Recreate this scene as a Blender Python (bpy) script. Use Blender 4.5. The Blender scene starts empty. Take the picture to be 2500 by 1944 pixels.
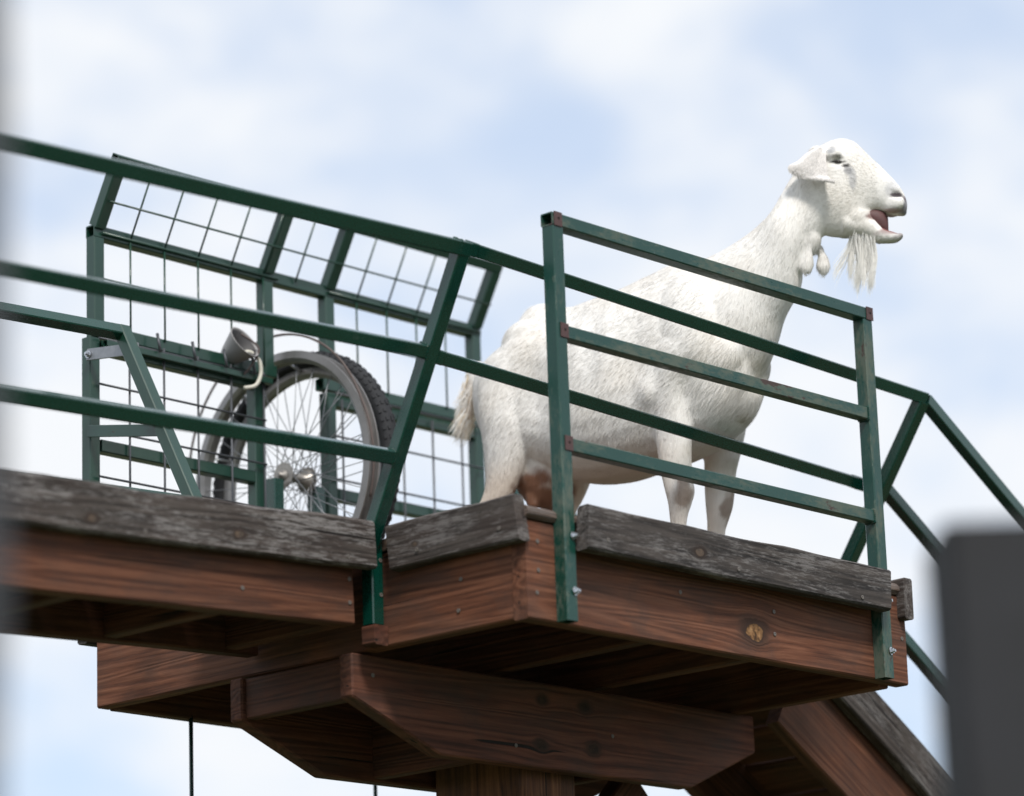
import bpy, bmesh, math, random
import numpy as np
from mathutils import Vector, Matrix, noise as mnoise

random.seed(7); np.random.seed(7)
scene = bpy.context.scene
col = scene.collection
Z0 = 3.06                      # underside of the platform boards above the ground

# ------------------------------------------------------------------ camera
cam_d = bpy.data.cameras.new('camera'); cam = bpy.data.objects.new('camera', cam_d); col.objects.link(cam)
scene.camera = cam
cam_d.sensor_width = 36.0
cam_d.lens = 8375.6 * 36.0 / 2500.0
cam_d.clip_end = 3000.0
PITCH, ROLL, HEAD = math.radians(14.9), math.radians(-2.0), math.radians(47.7)
fwd_h = Vector((math.sin(HEAD), math.cos(HEAD), 0)); right0 = Vector((math.cos(HEAD), -math.sin(HEAD), 0))
fwd = fwd_h * math.cos(PITCH) + Vector((0, 0, math.sin(PITCH)))
up0 = -fwd_h * math.sin(PITCH) + Vector((0, 0, math.cos(PITCH)))
cr = right0 * math.cos(ROLL) + up0 * math.sin(ROLL)
cu = -right0 * math.sin(ROLL) + up0 * math.cos(ROLL)
M = Matrix((cr, cu, -fwd)).transposed().to_4x4()
M.translation = Vector((-5.455, -4.936, Z0 - 1.46))
cam.matrix_world = M
cam_d.dof.use_dof = True
cam_d.dof.focus_distance = 8.25
cam_d.dof.aperture_fstop = 1.85

# ------------------------------------------------------------------ sky and sun
SUN_DIR = Vector((-0.52, -0.74, 1.02)).normalized()       # towards the sun
w = bpy.data.worlds.new('World'); scene.world = w; w.use_nodes = True
nt = w.node_tree; nt.nodes.clear()
def N(t, kind, **kw):
    n = t.nodes.new(kind)
    for k, v in kw.items():
        if k.startswith('i_'):
            key = k[2:]
            n.inputs[int(key) if key.isdigit() else key].default_value = v
        else:
            setattr(n, k, v)
    return n
def L(t, a, b): t.links.new(a, b)
sky = N(nt, 'ShaderNodeTexSky', sky_type='NISHITA', sun_disc=False)
sky.sun_elevation = math.asin(SUN_DIR.z); sky.sun_rotation = math.atan2(SUN_DIR.x, SUN_DIR.y)
sky.air_density = 1.0; sky.dust_density = 1.6; sky.ozone_density = 1.2
tc = N(nt, 'ShaderNodeTexCoord')
mp = N(nt, 'ShaderNodeMapping'); mp.inputs['Scale'].default_value = (1, 1, 1.7); mp.inputs['Location'].default_value = (0.33, 0.07, 0.24)
L(nt, tc.outputs['Generated'], mp.inputs['Vector'])
n1 = N(nt, 'ShaderNodeTexNoise', i_Scale=7.5, i_Detail=5.0, i_Roughness=0.52, i_Distortion=0.4); L(nt, mp.outputs[0], n1.inputs['Vector'])
n2 = N(nt, 'ShaderNodeTexNoise', i_Scale=19.0, i_Detail=3.0, i_Roughness=0.5); L(nt, mp.outputs[0], n2.inputs['Vector'])
ad = N(nt, 'ShaderNodeMath', operation='MULTIPLY_ADD', i_1=0.35); L(nt, n2.outputs['Fac'], ad.inputs[0]); L(nt, n1.outputs['Fac'], ad.inputs[2])
mr = N(nt, 'ShaderNodeMapRange', interpolation_type='SMOOTHSTEP'); mr.inputs['From Min'].default_value = 0.49; mr.inputs['From Max'].default_value = 0.80
mr.inputs['To Min'].default_value = 0.20; mr.inputs['To Max'].default_value = 1.0
L(nt, ad.outputs[0], mr.inputs['Value'])
sk = N(nt, 'ShaderNodeMixRGB', blend_type='MULTIPLY', i_Fac=1.0); L(nt, sky.outputs[0], sk.inputs[1]); sk.inputs[2].default_value = (1.50, 1.72, 1.92, 1)
veil = N(nt, 'ShaderNodeMixRGB', i_Fac=0.68); L(nt, sk.outputs[0], veil.inputs[1]); veil.inputs[2].default_value = (6.2, 7.3, 9.0, 1)     # thin high cloud over the blue
mx = N(nt, 'ShaderNodeMixRGB'); L(nt, mr.outputs[0], mx.inputs['Fac']); L(nt, veil.outputs[0], mx.inputs[1]); mx.inputs[2].default_value = (9.1, 9.35, 9.7, 1)
bg = N(nt, 'ShaderNodeBackground', i_Strength=0.10); L(nt, mx.outputs[0], bg.inputs['Color'])
wo = N(nt, 'ShaderNodeOutputWorld'); L(nt, bg.outputs[0], wo.inputs['Surface'])
sun_d = bpy.data.lights.new('sun', 'SUN'); sun = bpy.data.objects.new('sun', sun_d); col.objects.link(sun)
sun_d.energy = 2.9; sun_d.angle = math.radians(12); sun_d.color = (1.0, 0.955, 0.89)
sun.rotation_euler = SUN_DIR.to_track_quat('Z', 'Y').to_euler()
sun.location = (0, 0, 30)
vs = scene.view_settings; vs.view_transform = 'Standard'; vs.look = 'None'; vs.exposure = 0.04; vs.gamma = 1.0; vs.use_curve_mapping = False
scene.render.engine = 'CYCLES'

# ------------------------------------------------------------------ materials
def newmat(name):
    m = bpy.data.materials.new(name); m.use_nodes = True; t = m.node_tree; t.nodes.clear()
    o = N(t, 'ShaderNodeOutputMaterial'); p = N(t, 'ShaderNodeBsdfPrincipled'); L(t, p.outputs[0], o.inputs['Surface'])
    return m, t, p
def ramp(t, src, stops, interp='LINEAR'):
    r = N(t, 'ShaderNodeValToRGB'); r.color_ramp.interpolation = interp
    e = r.color_ramp.elements
    while len(e) > 2: e.remove(e[-1])
    for i, (pos, c) in enumerate(stops):
        x = e[i] if i < 2 else e.new(pos)
        x.position = pos; x.color = (c[0], c[1], c[2], 1) if len(c) == 3 else c
    L(t, src, r.inputs[0]); return r
def mth(t, op, a, b=None, c=None):
    n = N(t, 'ShaderNodeMath', operation=op)
    for i, q in enumerate((a, b, c)):
        if q is None: continue
        if isinstance(q, (int, float)): n.inputs[i].default_value = q
        else: L(t, q, n.inputs[i])
    return n.outputs[0]
def mixc(t, fac, a, b, mode='MIX'):
    n = N(t, 'ShaderNodeMixRGB', blend_type=mode)
    for i, q in enumerate((fac, a, b)):
        if isinstance(q, (int, float)): n.inputs[i].default_value = q
        elif isinstance(q, tuple): n.inputs[i].default_value = (*q, 1)
        else: L(t, q, n.inputs[i])
    return n.outputs[0]

def wood(name, light, mid, dark, knots=(), darkknot=False, weather=0.0, rough=0.75, crack=1.0, stain=(0.05, 0.035, 0.03)):
    """boards: local X runs along the grain. knots: (x, z, radius)."""
    m, t, p = newmat(name)
    tc = N(t, 'ShaderNodeTexCoord'); oi = N(t, 'ShaderNodeObjectInfo')
    sx = N(t, 'ShaderNodeSeparateXYZ'); L(t, tc.outputs['Object'], sx.inputs[0])
    x, y, z = sx.outputs
    rnd = mth(t, 'MULTIPLY', oi.outputs['Random'], 53.0)
    psi = z; core = None; halo = None
    for kx, kz, kr in knots:
        dx = mth(t, 'MULTIPLY', mth(t, 'SUBTRACT', x, kx), 0.62); dz = mth(t, 'SUBTRACT', z, kz)
        nz = N(t, 'ShaderNodeTexNoise', i_Scale=38.0, i_Detail=2.0); L(t, tc.outputs['Object'], nz.inputs['Vector'])
        d = mth(t, 'SQRT', mth(t, 'ADD', mth(t, 'MULTIPLY', dx, dx), mth(t, 'MULTIPLY', dz, dz)))
        d = mth(t, 'ADD', d, mth(t, 'MULTIPLY', mth(t, 'SUBTRACT', nz.outputs['Fac'], 0.5), kr * 0.7))
        q = mth(t, 'DIVIDE', d, kr)
        f = mth(t, 'DIVIDE', dz, mth(t, 'ADD', mth(t, 'MULTIPLY', q, q), 0.35))
        psi = mth(t, 'SUBTRACT', psi, mth(t, 'MULTIPLY', f, 1.2))
        c = mth(t, 'LESS_THAN', q, 0.75)
        hmap = N(t, 'ShaderNodeMapRange', interpolation_type='SMOOTHSTEP'); hmap.inputs['From Min'].default_value = 0.7; hmap.inputs['From Max'].default_value = 1.9
        hmap.inputs['To Min'].default_value = 1.0; hmap.inputs['To Max'].default_value = 0.0; L(t, q, hmap.inputs['Value'])
        core = c if core is None else mth(t, 'MAXIMUM', core, c)
        halo = hmap.outputs[0] if halo is None else mth(t, 'MAXIMUM', halo, hmap.outputs[0])
    def vec(ax, ay, az):
        v = N(t, 'ShaderNodeCombineXYZ')
        L(t, mth(t, 'MULTIPLY_ADD', x, ax, rnd), v.inputs[0]); L(t, mth(t, 'MULTIPLY_ADD', y, ay, rnd), v.inputs[1]); L(t, mth(t, 'MULTIPLY', psi, az), v.inputs[2])
        return v.outputs[0]
    def nz(v, det=4.0, r=0.55, dist=0.0):
        n = N(t, 'ShaderNodeTexNoise', i_Scale=1.0, i_Detail=det, i_Roughness=r, i_Distortion=dist); L(t, v, n.inputs['Vector']); return n.outputs['Fac']
    big = nz(vec(0.42, 5.0, 11.0), 2.0)
    rings = mth(t, 'SINE', mth(t, 'MULTIPLY', big, 95.0))
    rings = mth(t, 'MULTIPLY_ADD', rings, 0.5, 0.5)
    fine = nz(vec(14.0, 240.0, 330.0), 4.0, 0.75)
    streak = nz(vec(2.4, 80.0, 105.0), 5.0, 0.68)
    blot = nz(vec(5.0, 5.0, 12.0), 4.0, 0.62, 0.6)
    g = mth(t, 'MULTIPLY_ADD', rings, 0.16, mth(t, 'MULTIPLY', streak, 0.62))
    g = mth(t, 'MULTIPLY_ADD', fine, 0.36, g)
    c = ramp(t, g, [(0.39, dark), (0.55, mid), (0.71, light)]).outputs[0]
    sb = ramp(t, blot, [(0.40, (0, 0, 0)), (0.68, (1, 1, 1))]).outputs[0]
    c = mixc(t, mth(t, 'MULTIPLY', sb, 0.55), c, stain)
    if weather > 0:                                     # silvered fibres standing on the surface
        wv = nz(vec(22.0, 150.0, 190.0), 5.0, 0.85, 0.0); wp = nz(vec(3.5, 12.0, 18.0), 4.0, 0.65)
        wm = ramp(t, mth(t, 'MULTIPLY', wv, mth(t, 'MULTIPLY_ADD', wp, 1.3, 0.25)), [(0.45, (0, 0, 0)), (0.56, (1, 1, 1))]).outputs[0]
        c = mixc(t, mth(t, 'MULTIPLY', wm, weather), c, (0.24, 0.225, 0.22))
    ck = nz(vec(1.5, 60.0, 66.0), 2.0, 0.4, 0.2); ckm = ramp(t, ck, [(0.255, (1, 1, 1)), (0.285, (0, 0, 0))]).outputs[0]
    ckm = mth(t, 'MULTIPLY', ckm, crack)
    c = mixc(t, ckm, c, (0.012, 0.009, 0.008))
    if core is not None:
        c = mixc(t, mth(t, 'MULTIPLY', halo, 0.85), c, (0.030, 0.018, 0.013))
        kn = N(t, 'ShaderNodeTexNoise', i_Scale=70.0, i_Detail=3.0); L(t, tc.outputs['Object'], kn.inputs['Vector'])
        kc = ramp(t, kn.outputs['Fac'], [(0.35, (0.05, 0.025, 0.012)), (0.55, (0.25, 0.13, 0.055)), (0.7, (0.36, 0.21, 0.10))]).outputs[0]
        if darkknot: kc = mixc(t, 0.92, kc, (0.018, 0.011, 0.009))
        if weather > 0: kc = mixc(t, 0.82, kc, (0.065, 0.055, 0.048))
        c = mixc(t, core, c, kc)
    tone = mth(t, 'MULTIPLY_ADD', mth(t, 'FRACT', mth(t, 'MULTIPLY', oi.outputs['Random'], 7.31)), 0.36, 0.82)
    c = mixc(t, 1.0, c, tone, 'MULTIPLY')
    L(t, c, p.inputs['Base Color']); p.inputs['Roughness'].default_value = rough
    p.inputs['Specular IOR Level'].default_value = 0.3
    h = mth(t, 'MULTIPLY_ADD', fine, 0.5, mth(t, 'MULTIPLY', rings, 0.6)); h = mth(t, 'SUBTRACT', h, mth(t, 'MULTIPLY', ckm, 2.0))
    b = N(t, 'ShaderNodeBump', i_Strength=0.55, i_Distance=0.0016); L(t, h, b.inputs['Height']); L(t, b.outputs[0], p.inputs['Normal'])
    return m

RED = ((0.190, 0.079, 0.044), (0.124, 0.046, 0.0245), (0.056, 0.021, 0.012))
BRN = ((0.150, 0.058, 0.035), (0.094, 0.034, 0.021), (0.040, 0.015, 0.010))
GRY = ((0.085, 0.071, 0.063), (0.045, 0.037, 0.033), (0.012, 0.010, 0.0095))
M_front = wood('stained_cedar_front', *RED, knots=[(0.792, 0.063, 0.026), (0.47, 0.20, 0.007)])
M_red = wood('stained_cedar', *RED)
M_red2 = wood('stained_cedar_side', *RED, knots=[(1.9, 0.12, 0.012)])
M_brn = wood('dark_stained_timber', *BRN)
M_beam = wood('dark_stained_beam', *BRN, knots=[(0.64, 0.165, 0.011), (0.795, 0.163, 0.013), (0.63, 0.055, 0.013), (0.82, 0.064, 0.015)], darkknot=True)
M_toe_front = wood('weathered_board_front', *GRY, knots=[(0.390, 0.045, 0.012)], weather=0.55, stain=(0.02, 0.018, 0.019))
M_toe_walk = wood('weathered_board_walkway', *GRY, knots=[(2.098, 0.030, 0.010), (2.515, 0.038, 0.010)], weather=0.7)
M_toe = wood('weathered_board', *GRY, knots=[(0.08, 0.045, 0.006)], weather=0.5)
M_deck = wood('deck_timber', (0.17, 0.115, 0.085), (0.115, 0.075, 0.056), (0.05, 0.032, 0.024), weather=0.3)
M_post = wood('old_post_timber', (0.26, 0.115, 0.055), (0.16, 0.065, 0.031), (0.055, 0.024, 0.014), knots=[(2.62, 0.10, 0.018)])

def paint(name, base, wear, rough=0.33):
    m, t, p = newmat(name)
    tc = N(t, 'ShaderNodeTexCoord'); oi = N(t, 'ShaderNodeObjectInfo')
    ofs = N(t, 'ShaderNodeVectorMath', operation='ADD'); L(t, tc.outputs['Object'], ofs.inputs[0])
    cx = N(t, 'ShaderNodeCombineXYZ'); r = mth(t, 'MULTIPLY', oi.outputs['Random'], 31.0); L(t, r, cx.inputs[0]); L(t, r, cx.inputs[1]); L(t, cx.outputs[0], ofs.inputs[1])
    st = N(t, 'ShaderNodeMapping'); st.inputs['Scale'].default_value = (0.4, 1, 1); L(t, ofs.outputs[0], st.inputs['Vector'])
    def nz(s, d=4.0, rr=0.6, v=st.outputs[0]):
        n = N(t, 'ShaderNodeTexNoise', i_Scale=s, i_Detail=d, i_Roughness=rr); L(t, v, n.inputs['Vector']); return n.outputs['Fac']
    a = nz(9.0, 3.0); b = nz(120.0, 4.0, 0.7); c3 = nz(38.0, 4.0, 0.65)
    c = mixc(t, a, tuple(q * 0.75 for q in base), tuple(q * 1.3 for q in base))
    chalk = ramp(t, mth(t, 'MULTIPLY_ADD', b, 0.42, mth(t, 'MULTIPLY', a, 0.85)), [(0.80 - 0.16 * wear, (0, 0, 0)), (0.90 - 0.14 * wear, (1, 1, 1))]).outputs[0]
    c = mixc(t, mth(t, 'MULTIPLY', chalk, 0.30 + 0.4 * wear), c, (0.12, 0.135, 0.105))
    rust = ramp(t, mth(t, 'MULTIPLY_ADD', c3, 0.6, mth(t, 'MULTIPLY', a, 0.55)), [(0.755 - 0.06 * wear, (0, 0, 0)), (0.785 - 0.06 * wear, (1, 1, 1))]).outputs[0]
    c = mixc(t, mth(t, 'MULTIPLY', rust, min(1.0, 0.35 + wear)), c, (0.055, 0.032, 0.027))
    fl = ramp(t, nz(330.0, 1.0), [(0.73, (0, 0, 0)), (0.77, (1, 1, 1))]).outputs[0]
    c = mixc(t, mth(t, 'MULTIPLY', fl, 0.35 * wear), c, (0.25, 0.25, 0.22))
    p.inputs['Coat Weight'].default_value = max(0.0, 0.6 - 0.5 * wear); p.inputs['Coat Roughness'].default_value = 0.12
    L(t, c, p.inputs['Base Color'])
    rg = mth(t, 'MULTIPLY_ADD', mth(t, 'MAXIMUM', chalk, rust), 0.4, mth(t, 'MULTIPLY_ADD', b, 0.18, rough - 0.09)); L(t, rg, p.inputs['Roughness'])
    bp = N(t, 'ShaderNodeBump', i_Strength=0.10, i_Distance=0.001); L(t, mth(t, 'ADD', mth(t, 'MULTIPLY', rust, -0.8), b), bp.inputs['Height']); L(t, bp.outputs[0], p.inputs['Normal'])
    return m
GREEN = (0.0013, 0.043, 0.0300)
M_green = paint('green_enamel', GREEN, 0.15, 0.27)
M_worn = paint('worn_green_enamel', (0.0030, 0.048, 0.035), 1.0, 0.30)
M_old = paint('faded_green_enamel', (0.006, 0.042, 0.027), 0.3, 0.45)

def simple(name, c, rough=0.5, metal=0.0, var=0.25, scale=40.0, bump=0.2):
    m, t, p = newmat(name)
    tc = N(t, 'ShaderNodeTexCoord'); n = N(t, 'ShaderNodeTexNoise', i_Scale=scale, i_Detail=4.0, i_Roughness=0.6); L(t, tc.outputs['Object'], n.inputs['Vector'])
    cc = mixc(t, n.outputs['Fac'], tuple(q * (1 - var) for q in c), tuple(min(1, q * (1 + var)) for q in c)); L(t, cc, p.inputs['Base Color'])
    p.inputs['Metallic'].default_value = metal
    L(t, mth(t, 'MULTIPLY_ADD', n.outputs['Fac'], 0.2, rough - 0.1), p.inputs['Roughness'])
    if bump:
        b = N(t, 'ShaderNodeBump', i_Strength=bump, i_Distance=0.001); L(t, n.outputs['Fac'], b.inputs['Height']); L(t, b.outputs[0], p.inputs['Normal'])
    return m
M_rust = simple('rusty_primer', (0.085, 0.045, 0.045), 0.7, 0.0, 0.5, 140.0)
M_galv = simple('galvanised_steel', (0.30, 0.31, 0.33), 0.42, 0.7, 0.3, 90.0)
M_wire = simple('grey_wire', (0.085, 0.09, 0.10), 0.5, 0.5, 0.3, 60.0)
M_bolt = simple('zinc_bolt', (0.55, 0.57, 0.60), 0.28, 0.9, 0.15, 200.0)
M_screw = simple('screw_head', (0.17, 0.15, 0.135), 0.5, 0.3, 0.2, 300.0)
M_hole = simple('screw_recess', (0.012, 0.009, 0.008), 0.9)
M_rubber = simple('tyre_rubber', (0.017, 0.018, 0.021), 0.8, 0.0, 0.4, 60.0)
M_alu = simple('rim_aluminium', (0.28, 0.27, 0.265), 0.38, 0.6, 0.2, 30.0)
M_hub = simple('greasy_hub', (0.33, 0.31, 0.285), 0.42, 0.6, 0.5, 90.0)
M_pvc = simple('grey_pvc', (0.30, 0.29, 0.29), 0.5, 0.0, 0.1, 20.0)
M_hose = simple('pale_hose', (0.62, 0.60, 0.52), 0.5)
M_rope = simple('brown_cable', (0.10, 0.075, 0.068), 0.7)
M_dark = simple('charcoal_post', (0.0155, 0.0160, 0.0195), 0.75, 0.0, 0.85, 9.0)
M_greyp = simple('grey_post', (0.07, 0.073, 0.082), 0.75, 0.0, 0.35, 6.0)

# ------------------------------------------------------------------ helpers
def empty(name, loc, label, cat, group=None, rz=0.0):
    o = bpy.data.objects.new(name, None); col.objects.link(o)
    o.location = Vector(loc) + Vector((0, 0, Z0)); o.rotation_euler = (0, 0, rz); o.empty_display_size = 0.1
    o['label'] = label; o['category'] = cat
    if group: o['group'] = group
    return o
def wmat(o):
    m = Matrix.LocRotScale(o.location, o.rotation_euler, o.scale) if o.rotation_mode != 'QUATERNION' else Matrix.LocRotScale(o.location, o.rotation_quaternion, o.scale)
    return (wmat(o.parent) @ m) if o.parent else m
def put(name, me, mat, parent, mw):
    """link a mesh object at world matrix mw under parent"""
    o = bpy.data.objects.new(name, me); col.objects.link(o)
    if mat and not me.materials: me.materials.append(mat)
    if parent:
        o.parent = parent; loc = wmat(parent).inverted() @ mw
    else:
        loc = mw
    o.matrix_basis = loc
    return o
def frame(origin, xdir, zdir):
    x = Vector(xdir).normalized(); z = Vector(zdir); z = (z - x * z.dot(x)).normalized(); y = z.cross(x)
    m = Matrix((x, y, z)).transposed().to_4x4(); m.translation = Vector(origin) + Vector((0, 0, Z0)); return m
def mesh(name, verts, faces, smooth=False):
    me = bpy.data.meshes.new(name); me.from_pydata([tuple(v) for v in verts], [], faces); me.update()
    if smooth: me.polygons.foreach_set('use_smooth', [True] * len(me.polygons))
    return me
def rrect(y0, y1, z0, z1, r):
    return [(y0 + r, z0), (y1 - r, z0), (y1, z0 + r), (y1, z1 - r), (y1 - r, z1), (y0 + r, z1), (y0, z1 - r), (y0, z0 + r)]
def loft_x(prof, xs, warp=None):
    V = []; F = []; n = len(prof)
    for x in xs:
        for y, z in prof:
            V.append(warp(x, y, z) if warp else (x, y, z))
    for i in range(len(xs) - 1):
        for j in range(n):
            a = i * n + j; b = i * n + (j + 1) % n
            F.append((a, b, b + n, a + n))
    F.append(tuple(range(n))[::-1]); k = (len(xs) - 1) * n; F.append(tuple(range(k, k + n)))
    return V, F
def board(name, p, xdir, length, h, t, mat, parent, zdir=(0, 0, 1), rough=0.0016, r=0.004, wav=0.0, cut=(0, 0), seg=None):
    """plank: p is its lower corner at local (0,0,0); local x length, y thickness, z height"""
    sd = random.random() * 100
    n = seg or max(2, int(length / 0.05))
    def warp(x, y, z):
        k = z / h
        dx = 0
        if x < 1e-6: dx = cut[0] * k
        if x > length - 1e-6: dx = cut[1] * k
        q = mnoise.noise(Vector((x * 5, sd, y * 9))) * rough
        q2 = mnoise.noise(Vector((x * 6, sd + 9, z * 9))) * rough
        tz = (mnoise.noise(Vector((x * 4.5, sd + 3, 0))) * wav + mnoise.noise(Vector((x * 15, sd + 5, 0))) * wav * 0.35) * max(0, k - 0.4) / 0.6
        return (x + dx + mnoise.noise(Vector((y * 60, z * 60, sd + x))) * 0.0012 * (x < 1e-6 or x > length - 1e-6), y + q2, z + q + tz)
    V, F = loft_x(rrect(0, t, 0, h, r), [length * i / n for i in range(n + 1)], warp)
    return put(name, mesh(name, V, F), mat, parent, frame(p, xdir, zdir))
def tube(name, a, b, s, mat, parent, zdir=(0, 0, 1), hollow=True, s2=None, off=(0, 0)):
    """square steel tube from a to b on its centre line"""
    a = Vector(a); b = Vector(b); d = b - a; l = d.length; hh = (s2 or s) / 2; hw = s / 2; r = min(hw, hh) * 0.16
    prof = rrect(-hw, hw, -hh, hh, r)
    V = []; F = []; n = 8
    for x in (0, l): V += [(x, y, z) for y, z in prof]
    for j in range(n): F.append((j, (j + 1) % n, (j + 1) % n + n, j + n))
    if hollow:
        kk = 0.80; inn = [(y * kk, z * kk) for y, z in prof]
        for x, base, outer, sgn in ((0, 16, 0, 1), (l, 32, 8, -1)):
            V += [(x, y, z) for y, z in inn]; V += [(x + sgn * min(0.05, l * 0.4), y, z) for y, z in inn]
            for j in range(n):
                j2 = (j + 1) % n
                q1 = (outer + j, base + j, base + j2, outer + j2); q2 = (base + j, base + 8 + j, base + 8 + j2, base + j2)
                F.append(q1 if sgn > 0 else q1[::-1]); F.append(q2 if sgn > 0 else q2[::-1])
            f = tuple(base + 8 + j for j in range(n)); F.append(f[::-1] if sgn > 0 else f)
    else:
        F.append(tuple(range(n))[::-1]); F.append(tuple(range(8, 16)))
    return put(name, mesh(name, V, F), mat, parent, frame(a, d, zdir))
def rod(name, a, b, rad, mat, parent, sides=6, me_cache={}):
    a = Vector(a); b = Vector(b); d = b - a; l = d.length
    V = []; F = []
    for x in (0, l):
        for j in range(sides):
            q = 2 * math.pi * j / sides; V.append((x, math.cos(q) * rad, math.sin(q) * rad))
    for j in range(sides): F.append((j, (j + 1) % sides, (j + 1) % sides + sides, j + sides))
    F.append(tuple(range(sides))[::-1]); F.append(tuple(range(sides, 2 * sides)))
    zd = (0, 0, 1) if abs(d.normalized().z) < 0.95 else (0, 1, 0)
    me = mesh(name, V, F)
    for f in me.polygons[:sides]: f.use_smooth = True
    return put(name, me, mat, parent, frame(a, d, zd))
def path_tube(name, pts, rad, mat, parent, sides=6, closed=False):
    P = [Vector(p) + Vector((0, 0, Z0)) for p in pts]; V = []; F = []; n = len(P)
    prev = None
    for i, p in enumerate(P):
        a = P[(i - 1) % n] if (closed or i > 0) else P[i]; b = P[(i + 1) % n] if (closed or i < n - 1) else P[i]
        d = (b - a).normalized(); ref = prev if prev else (Vector((0, 0, 1)) if abs(d.z) < 0.9 else Vector((1, 0, 0)))
        s = (ref - d * ref.dot(d)).normalized(); prev = s; q = d.cross(s)
        for j in range(sides):
            g = 2 * math.pi * j / sides; V.append(p + s * math.cos(g) * rad + q * math.sin(g) * rad)
    for i in range(n if closed else n - 1):
        for j in range(sides):
            a = i * sides + j; b = i * sides + (j + 1) % sides; c = ((i + 1) % n) * sides
            F.append((a, b, c + (j + 1) % sides, c + j))
    if not closed: F.append(tuple(range(sides))[::-1]); F.append(tuple(range((n - 1) * sides, n * sides)))
    base = P[0]; V = [v - base for v in V]
    return put(name, mesh(name, V, F, True), mat, parent, Matrix.Translation(base))
def catmull(pts, k=6):
    P = [Vector(p) for p in pts]; out = []
    for i in range(len(P) - 1):
        a = P[max(0, i - 1)]; b = P[i]; c = P[i + 1]; d = P[min(len(P) - 1, i + 2)]
        for j in range(k):
            t = j / k; out.append(0.5 * ((2 * b) + (c - a) * t + (2 * a - 5 * b + 4 * c - d) * t * t + (3 * b - a - 3 * c + d) * t ** 3))
    out.append(P[-1]); return out
def lathe(prof, n=32):
    """prof: (radius, x) closed profile turned round the local x axis"""
    V = []; F = []; m = len(prof)
    for i in range(n):
        a = 2 * math.pi * i / n
        for r, x in prof: V.append((x, r * math.cos(a), r * math.sin(a)))
    for i in range(n):
        for j in range(m):
            a = i * m + j; b = i * m + (j + 1) % m; c = ((i + 1) % n) * m
            F.append((a, c + j, c + (j + 1) % m, b))
    return V, F
def add_box(bm, c, s, rot=None):
    r = bmesh.ops.create_cube(bm, size=1.0)['verts']
    for v in r:
        q = Vector((v.co.x * s[0], v.co.y * s[1], v.co.z * s[2]))
        if rot: q = rot @ q
        v.co = q + Vector(c)

# screws and bolts share their meshes
def screw_mesh():
    V = []; F = []; n = 10
    rings = [(0.0052, 0.0), (0.0050, 0.0012), (0.0040, 0.0016), (0.0022, 0.0014), (0.0016, 0.0002)]
    for r, h in rings:
        for j in range(n): V.append((r * math.cos(6.2832 * j / n), -h, r * math.sin(6.2832 * j / n)))
    for i in range(len(rings) - 1):
        for j in range(n): F.append((i * n + j, (i + 1) * n + j, (i + 1) * n + (j + 1) % n, i * n + (j + 1) % n))
    F.append(tuple(range(len(rings) * n - n, len(rings) * n))); return mesh('screw', V, F)
SCREW = screw_mesh(); SCREW.materials.append(M_screw)
def hex_mesh():
    bm = bmesh.new()
    r = bmesh.ops.create_cone(bm, cap_ends=True, segments=14, radius1=0.0100, radius2=0.0100, depth=0.0016); bmesh.ops.translate(bm, verts=r['verts'], vec=(0, 0, 0.0008))
    r = bmesh.ops.create_cone(bm, cap_ends=True, segments=6, radius1=0.0076, radius2=0.0068, depth=0.0062); bmesh.ops.translate(bm, verts=r['verts'], vec=(0, 0, 0.0047))
    r = bmesh.ops.create_cone(bm, cap_ends=True, segments=10, radius1=0.0042, radius2=0.0036, depth=0.005); bmesh.ops.translate(bm, verts=r['verts'], vec=(0.0006, 0, 0.0098))
    bmesh.ops.rotate(bm, verts=bm.verts, cent=(0, 0, 0), matrix=Matrix.Rotation(math.pi / 2, 3, 'X'))
    me = bpy.data.meshes.new('bolt'); bm.to_mesh(me); bm.free(); return me
BOLT = hex_mesh(); BOLT.materials.append(M_bolt)
def fix(me, name, parent, p, face):
    """screw or bolt head at p; face: outward direction"""
    f = Vector(face).normalized(); y = -f; z = Vector((0, 0, 1)); z = (z - y * z.dot(y)).normalized(); x = y.cross(z)
    m = Matrix((x, y, z)).transposed().to_4x4(); m.translation = Vector(p) + Vector((0, 0, Z0))
    o = bpy.data.objects.new(name, me); col.objects.link(o); o.parent = parent; o.matrix_basis = wmat(parent).inverted() @ m
    return o

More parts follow.
